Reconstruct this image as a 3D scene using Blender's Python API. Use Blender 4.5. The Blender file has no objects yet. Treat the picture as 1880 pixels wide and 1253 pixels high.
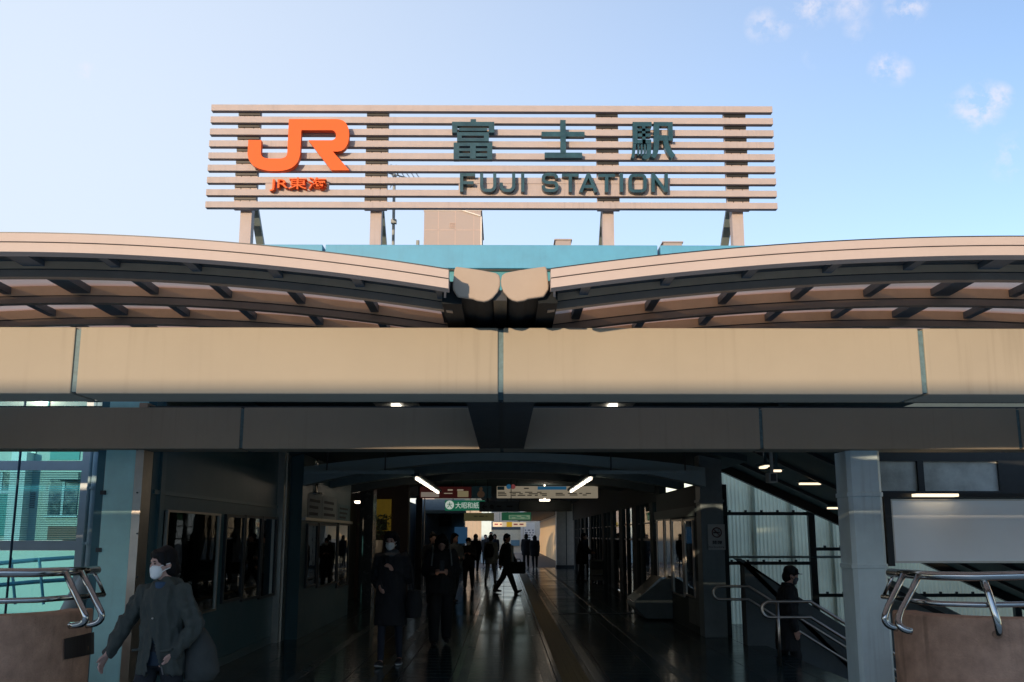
import bpy, bmesh, math, random
from mathutils import Vector, Matrix, kdtree
random.seed(7)
R = math.radians
SC = bpy.context.scene
COL = SC.collection

# ------------------------------------------------------------------ camera, sky, sun, exposure
CAM_Z = 1.6
TH = math.atan((984 - 626.5) / 1828)          # pitch up
AL = math.atan(15 / 1828 * math.cos(TH))      # yaw to the right
cam = bpy.data.cameras.new('camera'); cam.lens = 35.0; cam.sensor_width = 36.0
cam.clip_start = 0.1; cam.clip_end = 2000
camo = bpy.data.objects.new('camera', cam); COL.objects.link(camo)
camo.location = (0, 0, CAM_Z); camo.rotation_euler = (R(90) + TH, 0, -AL)
SC.camera = camo

SUN_AZ, SUN_EL = R(-155), R(7.5)               # from +Y, negative = to the left
sun_dir = Vector((math.sin(SUN_AZ) * math.cos(SUN_EL), math.cos(SUN_AZ) * math.cos(SUN_EL), math.sin(SUN_EL)))
sl = bpy.data.lights.new('sun', 'SUN'); sl.energy = 2.0; sl.angle = R(0.5); sl.color = (1.0, 0.76, 0.53)
so = bpy.data.objects.new('sun', sl); COL.objects.link(so)
so.rotation_euler = sun_dir.to_track_quat('Z', 'Y').to_euler()

SC.view_settings.view_transform = 'Standard'; SC.view_settings.look = 'None'
SC.view_settings.gamma = 1.0; SC.view_settings.use_curve_mapping = False
SC.view_settings.exposure = 1.1

def at(px, py, Y):
    """world point seen at a photograph pixel, at the distance Y"""
    u = (px - 940) / 1828; v = (626.5 - py) / 1828
    f = math.cos(TH) - v * math.sin(TH); z = math.sin(TH) + v * math.cos(TH)
    x = u * math.cos(AL) + f * math.sin(AL); y = f * math.cos(AL) - u * math.sin(AL)
    return Vector((x / y * Y, Y, CAM_Z + z / y * Y))
def on_x(px, py, X):
    d = at(px, py, 1.0)
    return at(px, py, X / d.x)

# world
w = bpy.data.worlds.new("World"); SC.world = w; w.use_nodes = True
nt = w.node_tree; N = nt.nodes; L = nt.links; N.clear()
out = N.new('ShaderNodeOutputWorld'); bg = N.new('ShaderNodeBackground'); L.new(bg.outputs[0], out.inputs[0])
sky = N.new('ShaderNodeTexSky'); sky.sky_type = 'NISHITA'; sky.sun_disc = False
sky.sun_elevation = SUN_EL; sky.sun_rotation = SUN_AZ % (2 * math.pi)
sky.air_density = 1.0; sky.dust_density = 0.2; sky.ozone_density = 2.0
bg.inputs['Strength'].default_value = 0.15
tc = N.new('ShaderNodeTexCoord')
nz = N.new('ShaderNodeTexNoise'); nz.inputs['Scale'].default_value = 42; nz.inputs['Detail'].default_value = 6
nz.inputs['Roughness'].default_value = 0.62
L.new(tc.outputs['Generated'], nz.inputs['Vector'])
def wmath(op, a, b=None):
    n = N.new('ShaderNodeMath'); n.operation = op
    for i, q in enumerate((a, b)):
        if q is None: continue
        if isinstance(q, (int, float)): n.inputs[i].default_value = q
        else: L.new(q, n.inputs[i])
    return n.outputs[0]
total = None
for (px, py, r, s) in ((1800, 195, .030, 1.0), (1828, 182, .02, 1.0), (1768, 196, .02, .6), (1625, 125, .020, .9), (1650, 132, .018, .6), (1400, 48, .022, .75), (1432, 52, .016, .6),
                  (1490, 8, .03, .8), (1560, 0, .03, .6), (1665, 8, .026, .9), (160, 134, .013, .7), (1860, 290, .03, .45), (1500, 100, .018, .3), (1570, 55, .02, .3)):
    d = (at(px, py, 10) - Vector((0, 0, CAM_Z))).normalized()
    vd = N.new('ShaderNodeVectorMath'); vd.operation = 'DISTANCE'
    nv = N.new('ShaderNodeVectorMath'); nv.operation = 'NORMALIZE'; L.new(tc.outputs['Generated'], nv.inputs[0])
    L.new(nv.outputs[0], vd.inputs[0]); vd.inputs[1].default_value = d
    q = wmath('SUBTRACT', 1.0, wmath('DIVIDE', vd.outputs['Value'], r * .85))
    q = wmath('MULTIPLY', wmath('MAXIMUM', q, 0.0), s)
    total = q if total is None else wmath('MAXIMUM', total, q)
cl = wmath('MULTIPLY', wmath('MULTIPLY', total, 1.6), wmath('MAXIMUM', wmath('MULTIPLY', wmath('SUBTRACT', nz.outputs['Fac'], 0.45), 4.0), 0.0))
cl = wmath('MINIMUM', cl, 0.62)
# thin bright veil of high cloud, thickest low on the left
vd = N.new('ShaderNodeVectorMath'); vd.operation = 'DISTANCE'; nv = N.new('ShaderNodeVectorMath'); nv.operation = 'NORMALIZE'
L.new(tc.outputs['Generated'], nv.inputs[0]); L.new(nv.outputs[0], vd.inputs[0])
vd.inputs[1].default_value = (at(-350, 520, 10) - Vector((0, 0, CAM_Z))).normalized()
mr = N.new('ShaderNodeMapRange'); mr.interpolation_type = 'SMOOTHSTEP'; mr.inputs[1].default_value = .12; mr.inputs[2].default_value = 1.25
mr.inputs[3].default_value = .92; mr.inputs[4].default_value = .0
L.new(vd.outputs['Value'], mr.inputs[0])
veil = N.new('ShaderNodeMix'); veil.data_type = 'RGBA'; L.new(mr.outputs[0], veil.inputs[0])
tn = N.new('ShaderNodeMix'); tn.data_type = 'RGBA'; tn.blend_type = 'MULTIPLY'; tn.inputs[0].default_value = 1.0; tn.inputs[7].default_value = (1.0, .915, .99, 1)
L.new(sky.outputs[0], tn.inputs[6]); L.new(tn.outputs[2], veil.inputs[6])
veil.inputs[7].default_value = (2.5, 2.82, 3.3, 1)
mx = N.new('ShaderNodeMix'); mx.data_type = 'RGBA'
L.new(cl, mx.inputs[0]); L.new(veil.outputs[2], mx.inputs[6]); mx.inputs[7].default_value = (2.75, 2.7, 3.05, 1)
L.new(mx.outputs[2], bg.inputs['Color'])

# ------------------------------------------------------------------ materials
MATS = {}
def mat(name, col, rough=.6, metal=0.0, var=.12, scale=6.0, bump=0.0, bscale=60.0, streak=0.0, emit=None, estr=0.0, spec=.5, streak_col=None):
    if name in MATS: return MATS[name]
    m = bpy.data.materials.new(name); m.use_nodes = True
    n, l = m.node_tree.nodes, m.node_tree.links
    p = n['Principled BSDF']
    p.inputs['Roughness'].default_value = rough; p.inputs['Metallic'].default_value = metal
    p.inputs['Specular IOR Level'].default_value = spec
    tcn = n.new('ShaderNodeTexCoord')
    no = n.new('ShaderNodeTexNoise'); no.inputs['Scale'].default_value = scale; no.inputs['Detail'].default_value = 8
    no.inputs['Roughness'].default_value = .65
    l.new(tcn.outputs['Object'], no.inputs['Vector'])
    ramp = n.new('ShaderNodeValToRGB')
    ramp.color_ramp.elements[0].position = .3; ramp.color_ramp.elements[1].position = .72
    c = col
    ramp.color_ramp.elements[0].color = (c[0] * (1 - var), c[1] * (1 - var), c[2] * (1 - var), 1)
    ramp.color_ramp.elements[1].color = (min(1, c[0] * (1 + var)), min(1, c[1] * (1 + var)), min(1, c[2] * (1 + var)), 1)
    l.new(no.outputs['Fac'], ramp.inputs[0])
    cout = ramp.outputs[0]
    if streak > 0:                       # rain streaks: noise stretched along z
        mp = n.new('ShaderNodeMapping'); mp.inputs['Scale'].default_value = (9, 9, .35)
        l.new(tcn.outputs['Object'], mp.inputs['Vector'])
        n2 = n.new('ShaderNodeTexNoise'); n2.inputs['Scale'].default_value = 2.2; n2.inputs['Detail'].default_value = 6
        l.new(mp.outputs[0], n2.inputs['Vector'])
        n3 = n.new('ShaderNodeTexNoise'); n3.inputs['Scale'].default_value = 1.1
        l.new(tcn.outputs['Object'], n3.inputs['Vector'])
        mu = n.new('ShaderNodeMath'); mu.operation = 'MULTIPLY'
        r2 = n.new('ShaderNodeValToRGB'); r2.color_ramp.elements[0].position = .52; r2.color_ramp.elements[1].position = .75
        r3 = n.new('ShaderNodeValToRGB'); r3.color_ramp.elements[0].position = .42; r3.color_ramp.elements[1].position = .68
        l.new(n2.outputs['Fac'], r2.inputs[0]); l.new(n3.outputs['Fac'], r3.inputs[0])
        l.new(r2.outputs[0], mu.inputs[0]); l.new(r3.outputs[0], mu.inputs[1])
        m2 = n.new('ShaderNodeMath'); m2.operation = 'MULTIPLY'; m2.inputs[1].default_value = streak
        l.new(mu.outputs[0], m2.inputs[0])
        mi = n.new('ShaderNodeMix'); mi.data_type = 'RGBA'; l.new(m2.outputs[0], mi.inputs[0]); l.new(cout, mi.inputs[6])
        sc_ = streak_col or (c[0] * .35, c[1] * .35, c[2] * .33)
        mi.inputs[7].default_value = (*sc_, 1); cout = mi.outputs[2]
    l.new(cout, p.inputs['Base Color'])
    rr = n.new('ShaderNodeMapRange'); rr.inputs[3].default_value = max(0, rough - .08); rr.inputs[4].default_value = min(1, rough + .1)
    l.new(no.outputs['Fac'], rr.inputs[0]); l.new(rr.outputs[0], p.inputs['Roughness'])
    if bump > 0:
        nb = n.new('ShaderNodeTexNoise'); nb.inputs['Scale'].default_value = bscale; nb.inputs['Detail'].default_value = 5
        l.new(tcn.outputs['Object'], nb.inputs['Vector'])
        b = n.new('ShaderNodeBump'); b.inputs['Strength'].default_value = bump; b.inputs['Distance'].default_value = .01
        l.new(nb.outputs['Fac'], b.inputs['Height']); l.new(b.outputs[0], p.inputs['Normal'])
    if emit:
        p.inputs['Emission Color'].default_value = (*emit, 1); p.inputs['Emission Strength'].default_value = estr
    MATS[name] = m
    return m
def glass(name, tint, trans=.75, rough=.03, ior=1.6):
    """thin pane: tinted see-through plus mirror reflection by angle"""
    if name in MATS: return MATS[name]
    m = bpy.data.materials.new(name); m.use_nodes = True
    n, l = m.node_tree.nodes, m.node_tree.links
    n.remove(n['Principled BSDF'])
    t = n.new('ShaderNodeBsdfTransparent'); t.inputs[0].default_value = (*[c * trans for c in tint], 1)
    g = n.new('ShaderNodeBsdfGlossy'); g.inputs['Roughness'].default_value = rough; g.inputs[0].default_value = (.9, .95, .95, 1)
    fr = n.new('ShaderNodeFresnel'); fr.inputs[0].default_value = ior
    tcn = n.new('ShaderNodeTexCoord')
    nb = n.new('ShaderNodeTexNoise'); nb.inputs['Scale'].default_value = 2.0
    l.new(tcn.outputs['Object'], nb.inputs['Vector'])
    b = n.new('ShaderNodeBump'); b.inputs['Strength'].default_value = .018; b.inputs['Distance'].default_value = .05
    l.new(nb.outputs['Fac'], b.inputs['Height']); l.new(b.outputs[0], g.inputs['Normal'])
    mi = n.new('ShaderNodeMixShader'); l.new(fr.outputs[0], mi.inputs[0]); l.new(t.outputs[0], mi.inputs[1]); l.new(g.outputs[0], mi.inputs[2])
    l.new(mi.outputs[0], n['Material Output'].inputs[0])
    MATS[name] = m; return m
def frosted(name, col, trans=.55, corr=0.0, clear=0.0):
    """translucent sheet (polycarbonate): lets light through and scatters it"""
    if name in MATS: return MATS[name]
    m = bpy.data.materials.new(name); m.use_nodes = True
    n, l = m.node_tree.nodes, m.node_tree.links
    n.remove(n['Principled BSDF'])
    tcn = n.new('ShaderNodeTexCoord')
    no = n.new('ShaderNodeTexNoise'); no.inputs['Scale'].default_value = 1.7; no.inputs['Detail'].default_value = 7
    l.new(tcn.outputs['Object'], no.inputs['Vector'])
    ra = n.new('ShaderNodeValToRGB'); ra.color_ramp.elements[0].position = .25; ra.color_ramp.elements[1].position = .7
    ra.color_ramp.elements[0].color = (col[0] * .75, col[1] * .75, col[2] * .75, 1); ra.color_ramp.elements[1].color = (*col, 1)
    l.new(no.outputs['Fac'], ra.inputs[0])
    t = n.new('ShaderNodeBsdfTranslucent'); d = n.new('ShaderNodeBsdfPrincipled'); d.inputs['Roughness'].default_value = .25
    l.new(ra.outputs[0], t.inputs[0]); l.new(ra.outputs[0], d.inputs['Base Color'])
    mi = n.new('ShaderNodeMixShader'); mi.inputs[0].default_value = trans
    l.new(d.outputs[0], mi.inputs[1]); l.new(t.outputs[0], mi.inputs[2])
    fin = mi.outputs[0]
    if clear > 0:
        tr = n.new('ShaderNodeBsdfTransparent'); tr.inputs[0].default_value = (*[min(1, c * 1.2) for c in col], 1)
        m2 = n.new('ShaderNodeMixShader'); m2.inputs[0].default_value = clear
        l.new(fin, m2.inputs[1]); l.new(tr.outputs[0], m2.inputs[2]); fin = m2.outputs[0]
    l.new(fin, n['Material Output'].inputs[0])
    MATS[name] = m; return m

CAPM = mat('cap_cream', (.40, .315, .235), .6, var=.06, scale=3, spec=.25)
RIMM = mat('rim_cream', (.50, .405, .345), .6, var=.05, scale=2, streak=.12, spec=.25)
PIERB = mat('pier_blue', (.46, .82, .80), .6, var=.12, scale=2.5, streak=.35, bump=.05)
CREAM = mat('cream_panel', (.37, .318, .235), .66, spec=.2, var=.05, scale=1.3, streak=.28, bump=.05, bscale=25)
BROWN = mat('rib_paint', (.54, .36, .225), .5, var=.12, scale=5, bump=.08)
RIBD = mat('rib_tube', (.27, .20, .15), .5, var=.12, scale=5, bump=.08)
PURL = mat('purlin_dark', (.085, .10, .11), .5, var=.12)
DARKM = mat('dark_metal', (.035, .042, .045), .45, var=.25)
JOINT = mat('joint_gasket', (.10, .17, .18), .6, var=.3, scale=30)
SLAT = mat('sign_slat', (.395, .345, .335), .6, spec=.25, var=.07, scale=4, streak=.25)
ORANGE = mat('orange_face', (.74, .12, .024), .55, spec=.2, var=.05, scale=3)
TEAL = mat('letter_teal', (.012, .055, .072), .3, var=.35, scale=6)
LBLUE = mat('light_blue_paint', (.075, .30, .46), .55, var=.10, scale=2.5, streak=.25, bump=.05)
DTEAL = mat('dark_teal_paint', (.03, .22, .27), .5)
GREYP = mat('grey_blue_paint', (.62, .76, .77), .5, var=.08, scale=3, streak=.3, bump=.05, bscale=90)
BOOTH = mat('booth_panel', (.034, .095, .112), .4, var=.06, scale=2)
STEEL = mat('stainless_steel', (.50, .50, .48), .14, 1.0, var=.08, scale=3)
STEELB = mat('brushed_steel', (.55, .50, .43), .32, 1.0, var=.10, scale=8)
CONC = mat('drum_concrete', (.52, .315, .215), .9, var=.24, scale=7, bump=.9, bscale=70, streak=.55, spec=.2)
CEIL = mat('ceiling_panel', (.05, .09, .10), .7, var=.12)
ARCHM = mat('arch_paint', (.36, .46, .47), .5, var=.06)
BLACK = mat('black_trim', (.012, .014, .015), .4, var=.3)
WHITE = mat('white_paint', (.74, .72, .68), .5, var=.05, streak=.15)
PASSW = mat('passage_wall', (.74, .52, .28), .45, var=.04, scale=2, streak=.15)
AMBERW = mat('panel_wall_beige', (.40, .325, .24), .55, var=.06, scale=3)
GREYF = mat('frame_grey_white', (.46, .54, .56), .45, var=.06)
TOWERM = mat('tower_render', (.34, .30, .29), .8, var=.03, scale=.3)
APART = mat('apartment_render', (.62, .60, .52), .8, var=.06, scale=.6)
BRICKB = mat('balcony_brown', (.30, .16, .12), .7, var=.1)
GLASS_D = glass('window_glass_dark', (.45, .58, .6), .35, .012, 2.3)
GLASS_T = glass('tinted_glass', (.50, .88, .98), .93, .02)
GLASS_C = glass('clear_glass', (.85, .95, .95), .85, .02, 1.5)
POLY = frosted('vault_glazing', (.92, .76, .68), .75, clear=.26)
CORR = frosted('corrugated_sheet', (.84, .98, .80), .84)
MILK = frosted('milky_panel', (.42, .50, .52), .35)
YEL = mat('yellow_panel', (.40, .25, .02), .5, emit=(.62, .40, .04), estr=.03)
LAMP = mat('lamp_tube', (.9, .85, .75), .4, emit=(1, .84, .66), estr=2.2)
LAMPA = mat('lamp_amber', (.9, .8, .6), .4, emit=(1, .78, .52), estr=.8)
LAMPC = mat('lamp_tube_cool', (.9, .9, .9), .4, emit=(.9, 1, 1), estr=3.0)
SKIN = mat('skin', (.50, .29, .22), .55, var=.06, scale=20)
HAIR = mat('hair_black', (.007, .006, .006), .6, spec=.2, var=.3, scale=60, bump=.4, bscale=220)
MASKM = mat('mask_white', (.80, .77, .70), .8, var=.03, bump=.1, bscale=40)
SHOE = mat('shoe_black', (.015, .015, .017), .5)
SOLE = mat('shoe_sole', (.5, .52, .52), .6)

# floor: dark tiles with grout, lighter lengthwise bands
def floor_mat():
    m = bpy.data.materials.new('concourse_tiles'); m.use_nodes = True
    n, l = m.node_tree.nodes, m.node_tree.links; p = n['Principled BSDF']
    tcn = n.new('ShaderNodeTexCoord'); br = n.new('ShaderNodeTexBrick')
    br.inputs['Scale'].default_value = 1.0; br.inputs['Brick Width'].default_value = .6; br.inputs['Row Height'].default_value = .3
    br.inputs['Mortar Size'].default_value = .006; br.offset = 0.0; p.inputs['Specular IOR Level'].default_value = .35
    br.inputs['Color1'].default_value = (.022, .048, .054, 1); br.inputs['Color2'].default_value = (.028, .056, .061, 1)
    br.inputs['Mortar'].default_value = (.03, .032, .032, 1)
    l.new(tcn.outputs['Object'], br.inputs['Vector'])
    no = n.new('ShaderNodeTexNoise'); no.inputs['Scale'].default_value = .9; no.inputs['Detail'].default_value = 8
    l.new(tcn.outputs['Object'], no.inputs['Vector'])
    mi = n.new('ShaderNodeMix'); mi.data_type = 'RGBA'; mi.blend_type = 'MULTIPLY'; mi.inputs[0].default_value = .35
    l.new(br.outputs[0], mi.inputs[6]); l.new(no.outputs['Fac'], mi.inputs[7]); l.new(mi.outputs[2], p.inputs['Base Color'])
    rr = n.new('ShaderNodeMapRange'); rr.inputs[1].default_value = .3; rr.inputs[2].default_value = .7
    rr.inputs[3].default_value = .12; rr.inputs[4].default_value = .22
    l.new(no.outputs['Fac'], rr.inputs[0])
    ad = n.new('ShaderNodeMath'); ad.operation = 'ADD'; mu = n.new('ShaderNodeMath'); mu.operation = 'MULTIPLY'; mu.inputs[1].default_value = .5
    l.new(br.outputs['Fac'], mu.inputs[0]); l.new(rr.outputs[0], ad.inputs[0]); l.new(mu.outputs[0], ad.inputs[1]); l.new(ad.outputs[0], p.inputs['Roughness'])
    b = n.new('ShaderNodeBump'); b.inputs['Strength'].default_value = .25; b.inputs['Distance'].default_value = .003; b.invert = True
    l.new(br.outputs['Fac'], b.inputs['Height']); l.new(b.outputs[0], p.inputs['Normal'])
    return m
FLOOR = floor_mat()
BAND = mat('floor_band', (.065, .09, .09), .24, spec=.3, var=.08, scale=1.5)
TACT = mat('tactile_yellow', (.20, .135, .05), .55, var=.2, scale=4)
ASPH = mat('asphalt', (.05, .05, .052), .9, var=.2, bump=.3)

# ------------------------------------------------------------------ mesh builder
class MB:
    def __init__(s): s.v, s.f, s.m = [], [], []
    def add(s, vs, fs, m=0):
        o = len(s.v); s.v += [tuple(v) for v in vs]
        s.f += [tuple(i + o for i in f) for f in fs]; s.m += [m] * len(fs)
    def box(s, x0, x1, y0, y1, z0, z1, m=0):
        if x0 > x1: x0, x1 = x1, x0
        if y0 > y1: y0, y1 = y1, y0
        if z0 > z1: z0, z1 = z1, z0
        s.add([(x0, y0, z0), (x1, y0, z0), (x1, y1, z0), (x0, y1, z0), (x0, y0, z1), (x1, y0, z1), (x1, y1, z1), (x0, y1, z1)],
              [(0, 3, 2, 1), (4, 5, 6, 7), (0, 1, 5, 4), (1, 2, 6, 5), (2, 3, 7, 6), (3, 0, 4, 7)], m)
    def prism(s, pts, a, b, axis='y', m=0):
        """pts: 2D outline; axis y: (x,z), axis x: (y,z), axis z: (x,y)"""
        ar = sum(pts[i][0] * pts[(i + 1) % len(pts)][1] - pts[(i + 1) % len(pts)][0] * pts[i][1] for i in range(len(pts)))
        if ar < 0: pts = pts[::-1]
        def q(p, t): return (p[0], t, p[1]) if axis == 'y' else (t, p[0], p[1]) if axis == 'x' else (p[0], p[1], t)
        n = len(pts); vs = [q(p, a) for p in pts] + [q(p, b) for p in pts]
        fs = [tuple(range(n)), tuple(range(2 * n - 1, n - 1, -1))] + [(i, i + n, (i + 1) % n + n, (i + 1) % n) for i in range(n)]
        if axis != 'y': fs = [f[::-1] for f in fs]
        if axis == 'x': pass
        s.add(vs, fs, m)
    def tube(s, path, r, n=10, m=0, closed=False):
        P = [Vector(p) for p in path]; K = len(P); rings = []
        up = None
        for i in range(K):
            if closed: t = P[(i + 1) % K] - P[i - 1]
            else: t = P[min(i + 1, K - 1)] - P[max(i - 1, 0)]
            t.normalize()
            if up is None:
                up = Vector((0, 0, 1)) if abs(t.z) < .9 else Vector((1, 0, 0))
            sd = t.cross(up); sd.normalize(); u2 = sd.cross(t); up = u2
            rr = r[i] if isinstance(r, (list, tuple)) else r
            rings.append([P[i] + (sd * math.cos(a) + u2 * math.sin(a)) * rr for a in [2 * math.pi * k / n for k in range(n)]])
        vs = [p for rg in rings for p in rg]; fs = []
        for i in range(K if closed else K - 1):
            j = (i + 1) % K
            for k in range(n):
                k2 = (k + 1) % n; fs.append((i * n + k, i * n + k2, j * n + k2, j * n + k))
        if not closed:
            fs.append(tuple(range(n - 1, -1, -1))); fs.append(tuple((K - 1) * n + k for k in range(n)))
        s.add(vs, fs, m)
    def loft(s, rings, m=0):
        """rings of (centre, half width, half depth[, side vector, front vector])"""
        n = 16; vs = []; fs = []
        for rg in rings:
            c = Vector(rg[0]); sx = Vector(rg[3]) if len(rg) > 3 else Vector((1, 0, 0)); fy = Vector(rg[4]) if len(rg) > 4 else Vector((0, 1, 0))
            vs += [c + sx * math.cos(2 * math.pi * k / n) * rg[1] + fy * math.sin(2 * math.pi * k / n) * rg[2] for k in range(n)]
        K = len(rings)
        for i in range(K - 1):
            for k in range(n):
                k2 = (k + 1) % n; fs.append((i * n + k, i * n + k2, (i + 1) * n + k2, (i + 1) * n + k))
        fs.append(tuple(range(n - 1, -1, -1))); fs.append(tuple((K - 1) * n + k for k in range(n)))
        s.add(vs, fs, m)
    def ball(s, c, r, m=0, rot=None, nu=18, nv=12):
        vs, fs = [], []; c = Vector(c)
        if isinstance(r, (int, float)): r = (r, r, r)
        for i in range(nv + 1):
            th = math.pi * i / nv
            for k in range(nu):
                ph = 2 * math.pi * k / nu
                p = Vector((r[0] * math.sin(th) * math.cos(ph), r[1] * math.sin(th) * math.sin(ph), r[2] * math.cos(th)))
                if rot is not None: p = rot @ p
                vs.append(c + p)
        for i in range(nv):
            for k in range(nu):
                k2 = (k + 1) % nu; fs.append((i * nu + k, (i + 1) * nu + k, (i + 1) * nu + k2, i * nu + k2))
        s.add(vs, fs, m)
    def capsule(s, a, b, ra, rb, m=0):
        a, b = Vector(a), Vector(b)
        s.tube([a, a.lerp(b, .25), a.lerp(b, .5), a.lerp(b, .75), b], [ra, ra * .75 + rb * .25, (ra + rb) / 2, ra * .25 + rb * .75, rb], 14, m)
        s.ball(a, ra, m, nu=14, nv=8); s.ball(b, rb, m, nu=14, nv=8)
    def build(s, name, mats, parent=None, smooth=False, bevel=0.0, remesh=0.0, world=True):
        if not isinstance(mats, (list, tuple)): mats = [mats]
        me = bpy.data.meshes.new(name); me.from_pydata(s.v, [], s.f)
        bm = bmesh.new(); bm.from_mesh(me)
        bmesh.ops.remove_doubles(bm, verts=bm.verts, dist=1e-6) if remesh else None
        bmesh.ops.recalc_face_normals(bm, faces=bm.faces); bm.to_mesh(me); bm.free()
        for mt in mats: me.materials.append(mt)
        if len(mats) > 1 and not remesh: me.polygons.foreach_set('material_index', s.m)
        o = bpy.data.objects.new(name, me)
        COL.objects.link(o)
        if remesh:
            md = o.modifiers.new('r', 'REMESH'); md.mode = 'VOXEL'; md.voxel_size = remesh
            sm = o.modifiers.new('s', 'SMOOTH'); sm.factor = .5; sm.iterations = 3
            dg = bpy.context.evaluated_depsgraph_get()
            m2 = bpy.data.meshes.new_from_object(o.evaluated_get(dg)); o.modifiers.clear(); o.data = m2; m2.name = name
            if not m2.materials:
                for mt in mats: m2.materials.append(mt)
            if len(mats) > 1:
                cen = []
                for f, mi in zip(s.f, s.m):
                    c = Vector((0, 0, 0))
                    for i in f: c += Vector(s.v[i])
                    cen.append((c / len(f), mi))
                kd = kdtree.KDTree(len(cen))
                for i, (c, mi) in enumerate(cen): kd.insert(c, i)
                kd.balance()
                m2.polygons.foreach_set('material_index', [cen[kd.find(p.center)[1]][1] for p in m2.polygons])
            smooth = True; me = m2
        if smooth: me.polygons.foreach_set('use_smooth', [True] * len(me.polygons))
        me.update()
        if bevel:
            b = o.modifiers.new('bevel', 'BEVEL'); b.width = bevel; b.segments = 2; b.limit_method = 'ANGLE'
        if parent is not None:
            o.parent = parent; o.matrix_parent_inverse = Matrix.Translation(parent.location).inverted() if world else Matrix.Identity(4)
        return o
def tag(o, label, cat, group=None, kind=None):
    o['label'] = label
    if cat: o['category'] = cat
    if group: o['group'] = group
    if kind: o['kind'] = kind
    return o
def thing(name, loc, label, cat, group=None, rz=0.0):
    o = bpy.data.objects.new(name, None); COL.objects.link(o); o.location = loc; o.rotation_euler = (0, 0, rz)
    o.empty_display_size = .1
    return tag(o, label, cat, group)
def struct(o): o['kind'] = 'structure'; return o
def text(name, s, x0, x1, z0, z1, y, depth, m, parent, facing='-y', bold=0.0):
    """lettering as solid mesh filling the rectangle; on plane y (facing the camera) or on a plane x"""
    cu = bpy.data.curves.new(name, 'FONT'); cu.body = s; cu.size = 1.0; cu.extrude = .5; cu.offset = bold; cu.resolution_u = 3
    o = bpy.data.objects.new(name, cu); COL.objects.link(o)
    dg = bpy.context.evaluated_depsgraph_get()
    me = bpy.data.meshes.new_from_object(o.evaluated_get(dg))
    bpy.data.objects.remove(o)
    xs = [v.co.x for v in me.vertices]; ys = [v.co.y for v in me.vertices]
    if not xs: return None
    a0, a1, b0, b1 = min(xs), max(xs), min(ys), max(ys)
    for v in me.vertices:
        u = (v.co.x - a0) / (a1 - a0); t = (v.co.y - b0) / (b1 - b0); d = (0.5 - v.co.z) * depth
        if facing == '-y': v.co = (x0 + (x1 - x0) * u, y + d, z0 + (z1 - z0) * t)
        else: v.co = (y - d, x0 + (x1 - x0) * u, z0 + (z1 - z0) * t)   # on an x plane facing +x, x0/x1 are y values
    me.materials.clear(); me.materials.append(m); me.update()
    o = bpy.data.objects.new(name, me); COL.objects.link(o)
    if parent is not None:
        o.parent = parent; o.matrix_parent_inverse = Matrix.Translation(parent.location).inverted()
    return o
def ribbon(pts, wd):
    """outline of a stroke of width wd along 2D points"""
    P = [Vector((p[0], p[1])) for p in pts]; Lf, Rt = [], []
    for i in range(len(P)):
        a = (P[i] - P[i - 1]).normalized() if i > 0 else None
        b = (P[i + 1] - P[i]).normalized() if i < len(P) - 1 else None
        t = ((a + b).normalized() if a and b else (a or b)); n = Vector((-t.y, t.x))
        k = 1.0
        if a and b: k = 1 / max(.5, n.dot(Vector((-a.y, a.x))))
        Lf.append(P[i] + n * wd / 2 * k); Rt.append(P[i] - n * wd / 2 * k)
    return Lf, Rt
def stroke(mb, pts, wd, y0, y1, m=0):
    Lf, Rt = ribbon(pts, wd)
    for i in range(len(pts) - 1):
        mb.prism([tuple(Lf[i]), tuple(Lf[i + 1]), tuple(Rt[i + 1]), tuple(Rt[i])], y0, y1, 'y', m)
def arc2(cx, cy, rx, ry, a0, a1, n=8):
    return [(cx + rx * math.cos(R(a0 + (a1 - a0) * i / n)), cy + ry * math.sin(R(a0 + (a1 - a0) * i / n))) for i in range(n + 1)]

CX = -0.02
# ------------------------------------------------------------------ ground and floor
g = MB(); g.box(-700, 700, -300, 900, -5.9, -5.5); struct(g.build('ground', ASPH))
f = MB(); f.box(-14, 14, -8, 7.6, -.35, -.004); struct(f.build('plaza_paving', mat('plaza_paving', (.58, .68, .69), .8, var=.12)))
f = MB(); f.box(-3.95, 3.9, 7.6, 96, -.35, 0.0); f.box(-9, -3.95, 16.5, 47, -.35, 0.0); f.box(3.9, 4.4, 16.9, 52, -.35, 0.0)
struct(f.build('floor', FLOOR))
b = MB()
for x0, x1 in ((-2.45, -2.33), (-1.5, -1.38), (-.52, -.41), (.44, .56), (1.02, 1.14), (2.0, 2.12)):
    b.box(x0, x1, 5, 51.8, .0, .004)
struct(b.build('floor_bands', BAND))
b = MB(); b.box(.66, .96, 5, 95, 0, .005)
for i in range(4):
    x = .705 + i * .066; b.box(x, x + .032, 5, 95, .005, .011)
struct(b.build('tactile_paving', TACT))
b = MB(); b.box(1.0, 3.2, 21.45, 21.56, .0, .007); b.box(-.6, .62, 33, 33.1, 0, .006); b.box(-1.6, .62, 36, 36.12, 0, .006)
struct(b.build('door_track', BLACK))
b = MB(); b.box(-3.3, 3.45, 52, 96, .0, .006); struct(b.build('passage_floor', mat('passage_carpet', (.075, .075, .08), .6)))

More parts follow.
